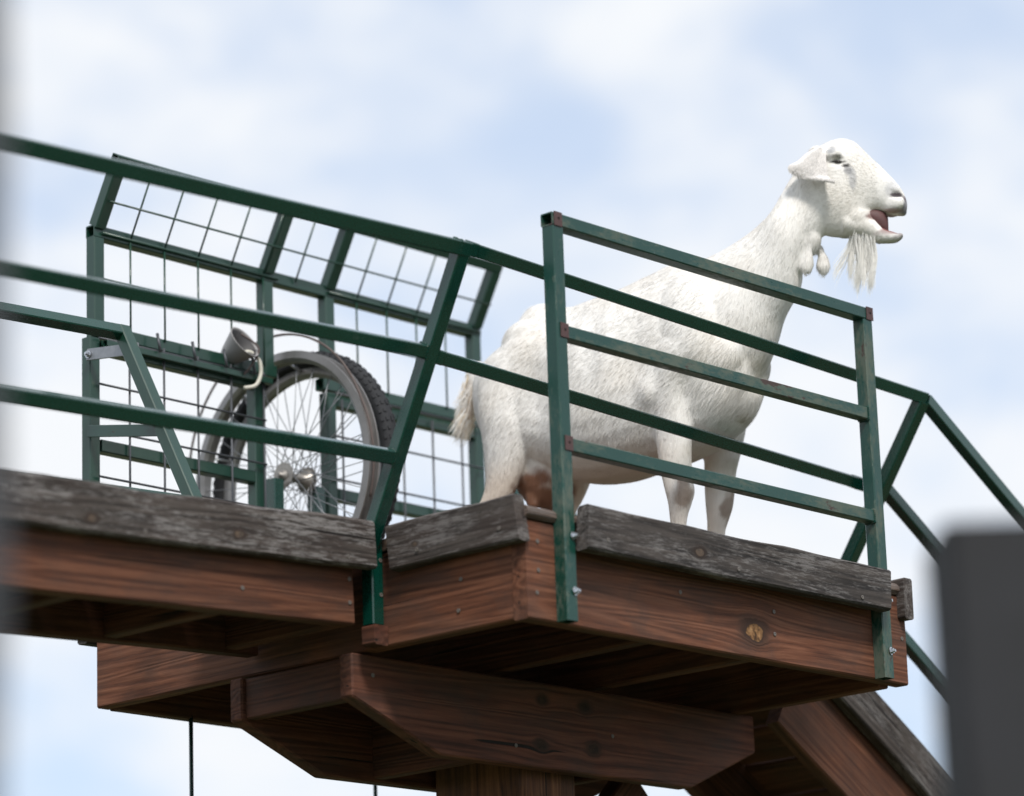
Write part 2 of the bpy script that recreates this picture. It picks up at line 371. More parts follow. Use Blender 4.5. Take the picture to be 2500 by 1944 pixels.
# ------------------------------------------------------------------ ground
def build_ground():
    n = 90; ext = 900.0; V = []; F = []
    for i in range(n + 1):
        for j in range(n + 1):
            a = (i / n * 2 - 1); b = (j / n * 2 - 1)
            x = math.copysign(abs(a) ** 2.6, a) * ext; y = math.copysign(abs(b) ** 2.6, b) * ext
            d = math.hypot(x, y); z = mnoise.noise(Vector((x * 0.12, y * 0.12, 0))) * 0.08 * min(1, d / 8)
            V.append((x, y, z - 0.02))
    for i in range(n):
        for j in range(n):
            a = i * (n + 1) + j; F.append((a, a + n + 1, a + n + 2, a + 1))
    m, t, p = newmat('dry_grass_ground')
    tc = N(t, 'ShaderNodeTexCoord')
    a = N(t, 'ShaderNodeTexNoise', i_Scale=0.35, i_Detail=5.0); L(t, tc.outputs['Object'], a.inputs['Vector'])
    b = N(t, 'ShaderNodeTexNoise', i_Scale=14.0, i_Detail=5.0, i_Roughness=0.7); L(t, tc.outputs['Object'], b.inputs['Vector'])
    c = ramp(t, mth(t, 'MULTIPLY_ADD', b.outputs['Fac'], 0.5, mth(t, 'MULTIPLY', a.outputs['Fac'], 0.5)), [(0.35, (0.035, 0.05, 0.018)), (0.52, (0.07, 0.085, 0.03)), (0.66, (0.14, 0.115, 0.075))]).outputs[0]
    L(t, c, p.inputs['Base Color']); p.inputs['Roughness'].default_value = 0.95
    bp = N(t, 'ShaderNodeBump', i_Strength=0.6, i_Distance=0.05); L(t, b.outputs['Fac'], bp.inputs['Height']); L(t, bp.outputs[0], p.inputs['Normal'])
    o = put('ground', mesh('ground', V, F, True), m, None, Matrix.Identity(4)); o['kind'] = 'structure'
build_ground()

# ------------------------------------------------------------------ platform (u along its front = X, v away = Y, w up = Z)
FH = 0.222      # depth of the rim boards
plat = empty('lookout_platform', (0.69, 0.72, 0.0), 'raised cedar platform with red-brown rim boards and grey weathered toe boards', 'platform')
fb = board('fascia_board', (-0.003, 0.0, 0.0), (1, 0, 0), 1.391, FH, 0.042, M_front, plat, rough=0.0022)
fb['label'] = 'red-brown front board with a large open knot'
for u, z in ((0.035, 0.176), (0.035, 0.111), (0.028, 0.060), (0.520, 0.124), (0.864, 0.121), (0.863, 0.067), (1.371, 0.189), (1.371, 0.116)):
    fix(SCREW, 'screw', fb, (u, -0.0008, z), (0, -1, 0))
lb = board('rim_board', (0.0, 1.44, 0.004), (0, -1, 0), 1.398, FH - 0.004, 0.040, M_red, plat, rough=0.0022)
for v, z in ((0.20, 0.12), (0.21, 0.05)): fix(SCREW, 'screw', lb, (-0.0008, v, z), (-1, 0, 0))
board('rim_board', (1.318, 1.44, -0.006), (0, -1, 0), 1.398, FH, 0.040, M_red, plat)
board('rim_board', (0.040, 1.40, 0.0), (1, 0, 0), 1.278, FH, 0.040, M_red, plat)
for u in (0.462, 0.828): board('joist', (u, 1.399, 0.012), (0, -1, 0), 1.356, FH - 0.014, 0.040, M_brn, plat)
# deck boards run along the front
nb = 11; pit = (1.46 + 0.012) / nb
for i in range(nb):
    b = board('deck_board', (-0.006, -0.012 + i * pit, FH + 0.002), (1, 0, 0), 1.372, 0.028, pit - 0.006, M_deck, plat, r=0.009, rough=0.002)
ft = board('toe_board', (0.128, -0.066, 0.1615), (1, 0, 0), 1.116, 0.104, 0.036, M_toe_front, plat, rough=0.003, r=0.005, wav=0.004, cut=(0.012, 0.012))
ft['label'] = 'dark grey weathered toe board with a knot'
board('spacer', (0.16, -0.0300, 0.175), (1, 0, 0), 1.05, 0.045, 0.0295, M_brn, plat, r=0.003)
for u, z in ((0.197, 0.190), (0.656, 0.185), (1.129, 0.179)): fix(SCREW, 'screw', ft, (u, -0.0670, z), (0, -1, 0))
def toe_left():
    # on the outside of the left rim; local y points to +X, so start at -0.037
    o = board('toe_board', (-0.037, 0.386, 0.168), (0, -1, 0), 0.398, 0.106, 0.036, M_toe, plat, rough=0.003, r=0.005, wav=0.004, cut=(-0.012, -0.016))
    for v, z in ((0.298, 0.199), (0.045, 0.203)): fix(SCREW, 'screw', o, (-0.0382, v, z), (-1, 0, 0))
toe_left()
board('toe_board', (1.359, 0.40, 0.163), (0, -1, 0), 0.425, 0.104, 0.036, M_toe, plat, rough=0.003, r=0.005, wav=0.003)
board('toe_board', (-0.02, 1.453, 0.168), (1, 0, 0), 1.42, 0.104, 0.036, M_toe, plat, rough=0.003, r=0.005, wav=0.003)

# ------------------------------------------------------------------ bearer frame and post
sup = empty('support_trestle', (0.68, 0.70, -Z0), 'dark brown timber bearers with cut corners on a thick square post', 'trestle')
def bearer(v0, v1, ua, ub, mat, chL, chR):
    """chamfered bearer standing on edge under the joists"""
    z1, z2 = -0.004, -0.212
    out = [(ua, z1), (ub, z1), (ub, z1 - 0.095), (ub - chR, z2), (ua + chL, z2), (ua, z1 - 0.100)]
    me = bpy.data.meshes.new('beam'); bm = bmesh.new()
    A = [bm.verts.new((x - ua, 0, z - z2)) for x, z in out]; Bv = [bm.verts.new((x - ua, v1 - v0, z - z2)) for x, z in out]
    bm.faces.new(A); bm.faces.new(Bv[::-1])
    for i in range(len(out)): bm.faces.new((A[i], Bv[i], Bv[(i + 1) % len(out)], A[(i + 1) % len(out)])[::-1])
    bmesh.ops.recalc_face_normals(bm, faces=bm.faces); bmesh.ops.bevel(bm, geom=bm.edges[:], offset=0.004, segments=1, affect='EDGES')
    bm.to_mesh(me); bm.free()
    return put('beam', me, mat, sup, frame((ua, v0, z2), (1, 0, 0), (0, 0, 1)))
b1 = bearer(0.505, 0.548, -0.045, 1.405, M_beam, 0.285, 0.265)
b2 = bearer(0.888, 0.930, -0.030, 1.405, M_brn, 0.270, 0.270)
board('end_block', (-0.018, 0.887, -0.102), (0, -1, 0), 0.338, 0.096, 0.038, M_brn, sup)
board('end_block', (1.36, 0.887, -0.102), (0, -1, 0), 0.338, 0.096, 0.038, M_brn, sup)
for u in (0.40, 0.86): board('spacer_block', (u, 0.887, -0.205), (0, -1, 0), 0.338, 0.19, 0.038, M_brn, sup)
for u, z in ((0.495, -0.166), (0.02, -0.05), (0.846, -0.110)): fix(SCREW, 'screw', b1, (u, 0.5042, z), (0, -1, 0))
board('post', (0.585, 0.868, -Z0 - 0.3), (0, 0, 1), Z0 + 0.22, 0.20, 0.30, M_post, sup, zdir=(1, 0, 0), r=0.012, rough=0.005, seg=30)
for s, u0, u1 in ((1, 0.792, 1.15),):
    board('knee_brace', (u0, 0.655, -0.56), (u1 - u0, 0, 0.345), math.hypot(u1 - u0, 0.345), 0.09, 0.06, M_brn, sup, zdir=(-s, 0, 1))

# ------------------------------------------------------------------ walkway on the left (climbs gently to the platform)
SL = 0.041                      # rise per metre
walk = empty('walkway', (-1.6, 0.65, 0.0), 'narrow raised timber walkway with grey toe board leading to the platform', 'walkway')
ux = Vector((1, 0, SL)).normalized()
def wz(u, w_at0): return w_at0 + SL * u
LW = 3.0
nbd = board('side_board', (-LW - 0.10, 0.435, wz(-LW - 0.10, 0.045)), ux, LW, 0.180, 0.042, M_red2, walk, rough=0.0025)
nbd['label'] = 'red-brown side board of the walkway with one brass screw eyelet'
for u, z in ((-0.446, 0.081), (-0.118, 0.144), (-0.118, 0.090)): fix(SCREW, 'screw', nbd, (u, 0.4342, z), (0, -1, 0))
fbd = board('side_board', (-LW - 0.01, 0.845, wz(-LW - 0.01, 0.045)), ux, LW - 0.002, 0.180, 0.042, M_brn, walk)
for u in (-0.12, -0.49, -0.90, -1.35, -1.8, -2.3, -2.8):
    board('joist', (u, 0.844, wz(u, 0.052)), (0, -1, 0), 0.365, 0.165, 0.040, M_brn, walk)
tb = board('toe_board', (-LW, 0.396, wz(-LW, 0.1705)), ux, LW - 0.064, 0.109, 0.036, M_toe_walk, walk, rough=0.004, r=0.006, wav=0.007)
tb['label'] = 'pale-flecked grey weathered toe board with two split knots'
for u, z in ((-0.76, 0.156), (-0.158, 0.183)): fix(SCREW, 'screw', tb, (u, 0.3952, z), (0, -1, 0))
board('toe_board', (-LW, 0.888, wz(-LW, 0.1705)), ux, LW - 0.03, 0.10, 0.036, M_toe, walk)
k = 0
while True:
    u = -0.16 - k * 0.142; k += 1
    if u < -LW: break
    board('deck_board', (u, 0.886, wz(u, 0.228)), (0, -1, 0), 0.452, 0.026, 0.136, M_deck, walk, r=0.006, seg=4)
ab = board('packing_block', (-0.046, 0.470, 0.004), (0, -1, 0), 0.040, 0.046, 0.044, M_brn, walk)
board('support_post', (-2.72, 0.72, -Z0 - 0.2), (0, 0, 1), Z0 + 0.2 - 0.06, 0.14, 0.14, M_post, walk, zdir=(1, 0, 0), r=0.008, seg=12)

# ------------------------------------------------------------------ ramp going down on the right
RS = -0.62
ramp_e = empty('access_ramp', (3.5, 0.65, -Z0), 'steep timber ramp going down from the platform behind the dark post', 'ramp')
rx = Vector((1, 0, RS)).normalized(); RL = 6.15
def rz_(u, w0): return w0 + RS * (u - 1.5)
board('stringer', (1.42, 0.440, rz_(1.42, -0.015) - 0.06), rx, RL, 0.215, 0.042, M_red2, ramp_e, seg=40)
board('stringer', (1.42, 0.860, rz_(1.42, -0.015) - 0.06), rx, RL, 0.215, 0.042, M_brn, ramp_e, seg=40)
board('toe_board', (1.44, 0.401, rz_(1.44, 0.145)), rx, RL, 0.110, 0.036, M_toe, ramp_e, rough=0.003, wav=0.004, seg=50)
k = 0
dn = Vector((-RS, 0, 1)).normalized()
proto = None
while k * 0.142 < RL - 0.2:
    p0 = Vector((1.44, 0.90, rz_(1.44, 0.132))) + rx * (k * 0.142) ; k += 1
    if proto is None or k % 9 == 0:
        proto = board('tread_board', p0, (0, -1, 0), 0.456, 0.026, 0.134, M_brn, ramp_e, zdir=dn, r=0.004, seg=4)
    else:
        o = proto.copy(); col.objects.link(o); m = frame(p0, (0, -1, 0), dn); o.matrix_basis = wmat(ramp_e).inverted() @ m
        if 'label' in o: del o['label']
board('landing_bearer', (1.362, 0.86, 0.02), (0, -1, 0), 0.42, 0.19, 0.05, M_brn, ramp_e)

# ------------------------------------------------------------------ steel railings
TS = 0.030
# --- panel bolted to the front of the platform
gp = empty('railing_panel', (0.69, -0.016, 0.0), 'worn green three-bar steel railing panel bolted to the front board', 'railing', )
def wornpost(u, label=None):
    o = tube('post', (u, -0.0162, 0.002), (u, -0.0162, 0.912), 0.036, M_worn, gp, zdir=(0, 1, 0))
    return o
PU = (0.108, 1.268)
posts = [wornpost(u) for u in PU]
for o, u in zip(posts, PU):
    for z in (0.194, 0.069): fix(BOLT, 'bolt', o, (u + 0.008, -0.0344, z), (0.25, -1, 0))
for zc, u0, u1 in ((0.928, PU[0] - 0.019, PU[1] + 0.019), (0.667, PU[0] + 0.018, PU[1] - 0.018), (0.405, PU[0] + 0.018, PU[1] - 0.018)):
    r_ = tube('rail', (u0, -0.0162, zc), (u1, -0.0162, zc), TS if zc < 0.9 else 0.0365, M_worn, gp, s2=0.031)
    if zc > 0.9:
        pl = tube('corner_gusset', (u0 - 0.001, -0.0162, zc), (u0 + 0.020, -0.0162, zc), 0.0380, M_rust, r_, hollow=False, s2=0.0325)
        bpy.data.objects.remove(pl)
    # rusty weld plates where the bar meets the post
    def plate(u, z, s):
        me = mesh('weld_plate', *loft_x(rrect(-0.0012, 0.0012, -0.017, 0.017, 0.0005), [-0.013, 0.013]))
        pp = put('weld_plate', me, M_rust, r_, frame((u, -0.0358, z), (1, 0, 0), (0, 0, 1)))
        hm = mesh('bolt_hole', *loft_x([(0.0028 * math.cos(6.283 * j / 10), 0.0028 * math.sin(6.283 * j / 10)) for j in range(10)], [0, 0.0015]))
        hm.materials.append(M_hole)
        m = frame((u + 0.001, -0.0368, z + 0.002), (0, -1, 0), (0, 0, 1)); ho = bpy.data.objects.new('bolt_hole', hm); col.objects.link(ho); ho.parent = pp; ho.matrix_basis = wmat(pp).inverted() @ m
    plate(PU[0] + 0.006 if zc < 0.9 else PU[0] - 0.002, zc, 1)
    if zc > 0.9: plate(PU[1] + 0.006, zc, 1)
    for uu in (PU[0] + 0.0195, PU[1] - 0.0195) if zc < 0.9 else ():
        bm = bmesh.new()
        for q in range(26):
            a = 6.283 * q / 26; yy = max(-1, min(1, math.cos(a) * 1.35)) * 0.0155; zz = max(-1, min(1, math.sin(a) * 1.35)) * 0.0162
            bmesh.ops.create_icosphere(bm, subdivisions=1, radius=0.0028 + random.random() * 0.0012, matrix=Matrix.Translation((0, yy, zz)))
        me = bpy.data.meshes.new('weld_bead'); bm.to_mesh(me); bm.free(); put('weld_bead', me, M_rust if uu < 0.5 else M_worn, r_, frame((uu, -0.0162, zc), (1, 0, 0), (0, 0, 1)))

# --- leaning railing of the walkway, near side
FLn = Vector((0, 0.432, 0.25)); 
def lean(w_):               # v of the outward-leaning near railing at height w_
    return 0.432 - (w_ - 0.25) * 0.505
wr = empty('walkway_railing', (-0.05, 0.43, 0.05), 'smooth dark green three-bar railing leaning out along the walkway side', 'railing')
UL = -0.048
ldir = Vector((0, -0.505, 1)).normalized()
pl_ = tube('leaning_post', (UL, lean(0.225), 0.225), (UL, lean(0.872), 0.872), 0.033, M_green, wr, zdir=(1, 0, 0), s2=0.036)
st = tube('post_foot', (UL + 0.022, 0.4520, 0.052), (UL + 0.022, 0.4520, 0.275), 0.036, M_green, wr, zdir=(1, 0, 0), s2=0.036)
for z in (0.20, 0.12): fix(BOLT, 'bolt', st, (UL + 0.030, 0.4335, z), (0, -1, 0)).data = SCREW
for wt, th in ((0.866, 0.034), (0.644, 0.031), (0.420, 0.032)):
    v_ = lean(wt)
    u1 = UL + 0.018 if wt > 0.8 else UL - 0.018
    u0 = -2.6
    o = tube('rail', (u0, v_, wt + (u0 - u1) * SL), (u1, v_, wt), th, M_green, wr, zdir=ldir, s2=th)
def weld(parent, p, xdir, zdir, hw, hh, mat, rad=0.0024):
    bm = bmesh.new()
    for q in range(30):
        a = 6.283 * q / 30; yy = max(-1, min(1, math.cos(a) * 1.4)) * hw; zz = max(-1, min(1, math.sin(a) * 1.4)) * hh
        bmesh.ops.create_icosphere(bm, subdivisions=1, radius=rad * (0.8 + 0.7 * random.random()), matrix=Matrix.Translation((random.uniform(-1, 1) * rad * 0.5, yy, zz)))
    me = bpy.data.meshes.new('weld_bead'); bm.to_mesh(me); bm.free(); return put('weld_bead', me, mat, parent, frame(p, xdir, zdir))
for o, wt in zip([c for c in wr.children if c.name.startswith('rail')], (0.866, 0.644, 0.420)):
    weld(o, (UL - 0.0185, lean(wt), wt), (1, 0, SL), ldir, 0.0155, 0.0160, M_green)
# --- leaning railing between walkway and ramp, behind the bay
mr_ = empty('crossing_railing', (1.66, 0.41, 0.25), 'dark green two-bar leaning railing passing in front of the goat', 'railing')
UR = 1.66
rp = tube('leaning_post', (UR, 0.470, 0.26), (UR, 0.098, 0.795), 0.033, M_green, mr_, zdir=(1, 0, 0), s2=0.036)
for wa, wb, va, vb in ((0.868, 0.806, lean(0.868), 0.098), (0.640, 0.606, lean(0.640), 0.292)):
    o = tube('rail', (UL + 0.022, va, wa), (UR + (0.012 if wa > 0.8 else -0.02), vb, wb), TS, M_green, mr_, zdir=ldir, s2=0.031)
    tube('sleeve', (UL + 0.017, va, wa), (UL + 0.036, va, wa - 0.0006), 0.0335, M_green, o, zdir=ldir, s2=0.0335)
    if wa < 0.8:
        tube('sleeve', (UR - 0.052, vb, wb + 0.001), (UR - 0.018, vb, wb), 0.034, M_green, o, zdir=ldir, s2=0.034)
# --- railing of the ramp
rr = empty('ramp_railing', (1.68, 0.2, 0.0), 'dark green three-bar railing sloping down along the ramp', 'railing')
for v_, wt in ((0.098, 0.800), (0.285, 0.640), (0.40, 0.400)):
    u0 = UR + 0.018
    tube('rail', (u0, v_, wt), (u0 + 5.2, v_, wt + 5.2 * RS), TS + 0.002, M_green, rr, zdir=(0, 0, 1))
for u in (3.6, 5.6):
    tube('leaning_post', (u, 0.395, 0.25 + RS * (u - 1.5)), (u, 0.098, 0.800 + RS * (u - UR)), 0.033, M_green, rr, zdir=(1, 0, 0))
# --- far side of the walkway
fr = empty('walkway_railing', (-0.06, 0.92, 0.25), 'green three-bar railing leaning away, bracketed to the wire mesh fence', 'railing')
def flean(w_): return 0.912 + (w_ - 0.25) * 0.535
fdir = Vector((0, 0.535, 1)).normalized(); UF = -0.06
fp_ = tube('leaning_post', (UF, flean(0.18), 0.18), (UF, flean(0.925), 0.925), 0.033, M_old, fr, zdir=(1, 0, 0), s2=0.034)
for wt in (0.915, 0.668, 0.428):
    v_ = flean(wt); u0 = -2.6; u1 = UF + (0.016 if wt > 0.9 else -0.016)
    tube('rail', (u0, v_, wt + (u0 - u1) * SL), (u1, v_, wt), 0.031, M_green, fr, zdir=fdir, s2=0.031)
def strap(a, b, h, mat, parent, t=0.005):
    a = Vector(a); b = Vector(b); d = b - a
    me = mesh('bracket', *loft_x(rrect(-t / 2, t / 2, -h / 2, h / 2, 0.001), [0, d.length]))
    o = put('bracket', me, mat, parent, frame(a, d, (0, 0, 1)))
    return o
s1b = strap((-0.046, 1.4200, 0.893), (UF + 0.022, flean(0.86), 0.872), 0.030, M_galv, fr)
fix(BOLT, 'bolt', s1b, (-0.050, 1.412, 0.892), (-1, -0.1, 0))
s2 = strap((-0.045, 1.418, 0.695), (UF, flean(0.60), 0.632), 0.030, M_old, fr)
# --- railing at the back of the platform
bk = empty('rear_railing', (1.45, 1.50, 0.25), 'short green leaning post and brace seen under the goat belly', 'railing')
tube('leaning_post', (1.62, 1.478, 0.17), (1.585, 1.478, 0.90), 0.030, M_green, bk, zdir=(0, 1, 0))
tube('brace', (1.70, 1.512, 0.90), (2.20, 1.512, 0.52), 0.030, M_green, bk, zdir=(0, 1, 0))
tube('rail', (1.585, 1.512, 0.885), (1.72, 1.512, 0.885), 0.030, M_green, bk, zdir=(0, 0, 1))
tube('foot_bracket', (1.335, 1.478, 0.19), (1.64, 1.478, 0.19), 0.028, M_green, bk, zdir=(0, 0, 1))

# ------------------------------------------------------------------ wire mesh fence with overhang along the back
VM = 1.440
mf = empty('mesh_fence', (0.7, VM, 0.25), 'faded green wire mesh fence with a bent-over top along the platform back', 'fence')
US = (-0.002, 0.587, 0.815, 1.395)
BW = 1.228                                 # height of the bend
OV, OW = 1.345, 1.398                      # end of the overhang
od = Vector((0, OV - VM, OW - BW)).normalized()
for i, u in enumerate(US):
    lo = 0.25 if i == 3 else 0.952
    tube('post', (u, VM, lo), (u, VM, BW - 0.016), 0.034, M_old, mf, zdir=(0, 1, 0), s2=0.034)
    a = Vector((u, VM, BW)) + od * 0.017; b = Vector((u, OV, OW)) - od * 0.014
    tube('overhang_arm', a, b, 0.034, M_old, mf, zdir=(1, 0, 0), s2=0.034)
bl = tube('rail', (US[0] - 0.017, VM, BW), (US[3] + 0.017, VM, BW), 0.033, M_old, mf)
tl = tube('rail', (US[0] - 0.017, OV, OW), (US[3] + 0.017, OV, OW), 0.028, M_old, mf, zdir=od, s2=0.028)
tube('rail', (US[0] + 0.017, VM, 0.967), (US[1] + 0.025, VM, 0.967), 0.033, M_old, mf)
tube('rail', (US[2] - 0.030, VM, 0.967), (US[3] - 0.017, VM, 0.967), 0.033, M_old, mf)
wr_ = 0.0028
upper = [0.099 + 0.1163 * i for i in range(12)]
for u in upper:
    if any(abs(u - q) < 0.02 for q in US): continue
    lo = 0.975 if (u < US[1] or u > US[2]) else None
    if lo: rod('wire', (u, VM - 0.019, lo), (u, VM - 0.019, BW - 0.01), wr_, M_old, mf)
    a = Vector((u, VM, BW)) + od * 0.010; b = Vector((u, OV, OW)) - od * 0.01
    nrm = Vector((0, -od.z, od.y))
    rod('wire', a + nrm * 0.019, b + nrm * 0.016, wr_, M_old, mf)
for a, b in ((US[0] + 0.01, US[1]), (US[2], US[3] - 0.0)):
    rod('wire', (a, VM - 0.0225, 1.102), (b, VM - 0.0225, 1.102), wr_, M_old, mf)
pm = Vector((0, VM, BW)).lerp(Vector((0, OV, OW)), 0.46) + Vector((0, -od.z, od.y)) * 0.022
rod('wire', (US[0] - 0.005, pm.y, pm.z), (US[3] + 0.012, pm.y, pm.z), wr_, M_old, mf)
rod('wire', (US[0] + 0.005, VM - 0.021, BW - 0.004), (US[1] + 0.03, VM - 0.021, BW - 0.004), 0.0042, M_old, mf)
rod('wire', (US[2] - 0.01, VM - 0.021, BW - 0.004), (US[3] + 0.01, VM - 0.021, BW - 0.004), 0.0042, M_old, mf)
# lower panels
for (ua, ub, lab, left) in ((-0.012, 0.546, 'grey wire mesh gate hung on green posts beside the bracketed railing', True), (0.815, 1.392, 'grey wire mesh gate between the bicycle wheel and the goat tail', False)):
    pn = empty('wire_gate', ((ua + ub) / 2, VM - 0.002, 0.25), lab, 'gate')
    vp = VM - 0.0005 if left else VM + 0.001
    if left:
        tube('post', (ua - 0.006, vp, 0.25), (ua - 0.006, vp, 0.945), 0.034, M_old, pn, zdir=(0, 1, 0))
    us = (ub,) if left else (ua,)
    for u in us: tube('post', (u, vp, 0.25), (u, vp, 0.945), 0.034, M_old, pn, zdir=(0, 1, 0))
    x0, x1 = (ua + 0.017, ub - 0.017) if left else (ua + 0.017, ub - 0.017)
    for z in (0.926, 0.668):
        tube('rail', (x0, vp, z), (x1, vp, z), 0.032, M_old, pn)
    wv = VM - 0.024
    first = 0.090 if left else 0.845
    u = first
    while u < ub + 0.03:
        rod('wire', (u, wv, 0.262), (u, wv, 0.955 if left else 0.93), 0.0031, M_wire, pn); u += 0.1165
    for z in (0.942, 0.822, 0.703, 0.583, 0.464, 0.345):
        rod('wire', (ua - 0.003 if left else ua + 0.0, wv - 0.0052, z), (ub + (0.012 if left else 0.0), wv - 0.0052, z), 0.0030, M_wire, pn)
    if left:
        tube('rail', (ua + 0.016, vp - 0.030, 0.930), (ub + 0.03, vp - 0.030, 0.930), 0.016, M_old, pn)
        for u in (0.06, 0.17, 0.29, 0.40, 0.50):
            rod('tie', (u, VM - 0.04, 0.985), (u + 0.004, VM - 0.048, 0.935), 0.004, M_wire, pn)

# ------------------------------------------------------------------ bicycle wheel on its stand
HUB = Vector((0.688, 1.44, 0.692))
stn = empty('wheel_stand', (0.69, 1.44, 0.25), 'two short green uprights carrying the bicycle wheel axle', 'stand')
for u in (0.613, 0.764):
    tube('upright', (u, 1.44, 0.248), (u, 1.44, 0.676), 0.036, M_green, stn, zdir=(0, 1, 0))
bw = empty('bicycle_wheel', (0.688, 1.44, 0.34), 'knobbly black bicycle wheel with a bare grey rim beside it as pulley', 'wheel')
def ringpart(name, prof, u, mat, parent, n=72, smooth=True):
    V, F = lathe(prof, n); return put(name, mesh(name, V, F, smooth), mat, parent, Matrix.Translation(Vector((u, HUB.y, HUB.z + Z0))))
UT, UA = 0.722, 0.652
tp = [(0.306 + 0.044 * (0.5 + 0.5 * math.cos(a)) if False else 0.322 + 0.024 * math.cos(a), 0.026 * math.sin(a)) for a in [2 * math.pi * i / 14 for i in range(14)]]
ty = ringpart('tyre', tp, UT, M_rubber, bw, 96)
bm = bmesh.new()
for i in range(84):
    a = 2 * math.pi * i / 84
    for lane, rr_, tl_ in ((0.0, 0.3452, 0), (0.013, 0.3415, 0.4), (-0.013, 0.3415, -0.4), (0.022, 0.3325, 0.9), (-0.022, 0.3325, -0.9)):
        if abs(lane) < 0.01 and i % 2: continue
        aa = a + (0.035 if lane > 0.01 else 0)
        rot = Matrix.Rotation(aa, 3, 'X') @ Matrix.Rotation(-tl_, 3, 'Z')
        add_box(bm, (lane, rr_ * math.cos(aa), rr_ * math.sin(aa)), (0.0075, 0.006, 0.010 if lane else 0.013), rot)
me = bpy.data.meshes.new('tread'); bm.to_mesh(me); bm.free()
tr = put('tread', me, M_rubber, ty, Matrix.Translation(Vector((UT, HUB.y, HUB.z + Z0)))); tr['kind'] = 'stuff'
rimp = [(0.304, -0.013), (0.304, -0.010), (0.292, -0.009), (0.290, 0.009), (0.304, 0.010), (0.304, 0.013), (0.286, 0.0135), (0.276, 0.008), (0.276, -0.008), (0.286, -0.0135)]
ringpart('rim', rimp, UT, M_alu, bw, 72, False)
rimA = [(0.334, -0.018), (0.334, -0.014), (0.320, -0.012), (0.318, 0.012), (0.334, 0.014), (0.334, 0.018), (0.314, 0.0185), (0.304, 0.012), (0.304, -0.012), (0.314, -0.0185)]
ringpart('pulley_rim', rimA, UA, M_alu, bw, 72, False)
hubp = [(0.0, -0.045), (0.0, -0.062), (0.007, -0.062), (0.007, -0.050), (0.014, -0.050), (0.016, -0.044), (0.030, -0.042), (0.031, -0.036), (0.014, -0.033), (0.012, 0.0), (0.014, 0.033), (0.031, 0.036), (0.030, 0.042), (0.016, 0.044), (0.014, 0.050), (0.007, 0.050), (0.007, 0.066), (0.0, 0.066), (0.0, 0.05)]
ringpart('hub', [(max(r, 0.0006), x) for r, x in hubp], 0.688, M_hub, bw, 24)
sprk = ringpart('sprocket', [(0.036, -0.0015), (0.036, 0.0015), (0.012, 0.0015), (0.012, -0.0015)], 0.645, M_hub, bw, 18, False)
sprk2 = ringpart('sprocket', [(0.036, -0.0015), (0.036, 0.0015), (0.012, 0.0015), (0.012, -0.0015)], 0.732, M_hub, bw, 18, False)
for rim_u, fl, rr_, cnt in ((UA, 0.650, 0.305, 26), (UT, 0.728, 0.278, 30)):
    for i in range(cnt):
        a = 2 * math.pi * i / cnt + 0.05; sgn = 1 if i % 2 else -1
        h = a + sgn * 0.95
        p0 = HUB + Vector((fl - HUB.x + 0.004 * sgn, 0.028 * math.cos(h), 0.028 * math.sin(h)))
        p1 = HUB + Vector((rim_u - HUB.x, rr_ * math.cos(a), rr_ * math.sin(a)))
        rod('spoke', p0, p1, 0.0013, M_galv, bw, sides=5)
for a in [0.35 + i * 0.628 for i in range(10)]:
    p = HUB + Vector((UA - HUB.x, 0.311 * math.cos(a), 0.311 * math.sin(a)))
    q = HUB + Vector((UT - HUB.x, 0.290 * math.cos(a), 0.290 * math.sin(a)))
    rod('tie_bolt', p, q, 0.004, M_bolt, bw)
# cable slung over the pulley
pts = []
for i in range(46):
    a = math.radians(-20 + i * 200 / 45)          # from near side over the top to the far side
    r = 0.338 + 0.055 * max(0, math.sin(math.radians(i * 180 / 45 - 40))) ** 1.3
    pts.append(HUB + Vector((UA - HUB.x - 0.004 - 0.015 * math.sin(i * 0.07), -math.cos(a) * r, math.sin(a) * r)))
cb = path_tube('pulley_cable', catmull(pts, 2), 0.0035, M_rope, None)
cb['label'] = 'thin brown cable looped over the bare pulley rim'; cb['category'] = 'cable'
# feed cup
cup = empty('feed_cup', (0.44, 1.43, 0.98), 'grey plastic feed cup hanging open side up beside the wheel', 'cup')
cd = Vector((0.14, -0.80, 0.47)).normalized()
V, F = lathe([(0.0005, 0.0), (0.020, 0.0), (0.030, 0.02), (0.048, 0.072), (0.050, 0.075), (0.047, 0.075), (0.045, 0.072), (0.027, 0.02), (0.018, 0.004), (0.0005, 0.004)], 36)
c0 = Vector((0.462, 1.385, 1.014)) - cd * 0.075
Vi, Fi = lathe([(0.0005, 0.0045), (0.0175, 0.0045), (0.0265, 0.0205), (0.0445, 0.070), (0.0440, 0.070), (0.026, 0.0210), (0.017, 0.0055), (0.0005, 0.0055)], 36)
put('inner_shade', mesh('inner_shade', Vi, Fi, True), simple('cup_shade_grey', (0.05, 0.048, 0.05), 0.6), cup, frame(c0, cd, (0, 0, 1)))  # dark inner skin that paints the shade inside the open cup
cu_o = put('shell', mesh('shell', V, F, True), M_pvc, cup, frame(c0, cd, (0, 0, 1)))
path_tube('strap', catmull([c0 + cd * 0.04 + Vector((0.0, -0.02, 0.04)), c0 + cd * 0.05 + Vector((0.045, -0.03, 0.0)), c0 + cd * 0.04 + Vector((0.025, -0.03, -0.045)), (0.47, 1.40, 0.93)], 6), 0.003, M_rope, cup)
hs = path_tube('hose_loop', catmull([(0.47, 1.416, 0.985), (0.49, 1.40, 0.995), (0.515, 1.39, 0.975), (0.52, 1.388, 0.94), (0.505, 1.392, 0.905), (0.475, 1.405, 0.895)], 6), 0.0055, M_hose, None, sides=8)
hs['label'] = 'short pale hose loop wrapped round the green rail below the cup'; hs['category'] = 'hose'
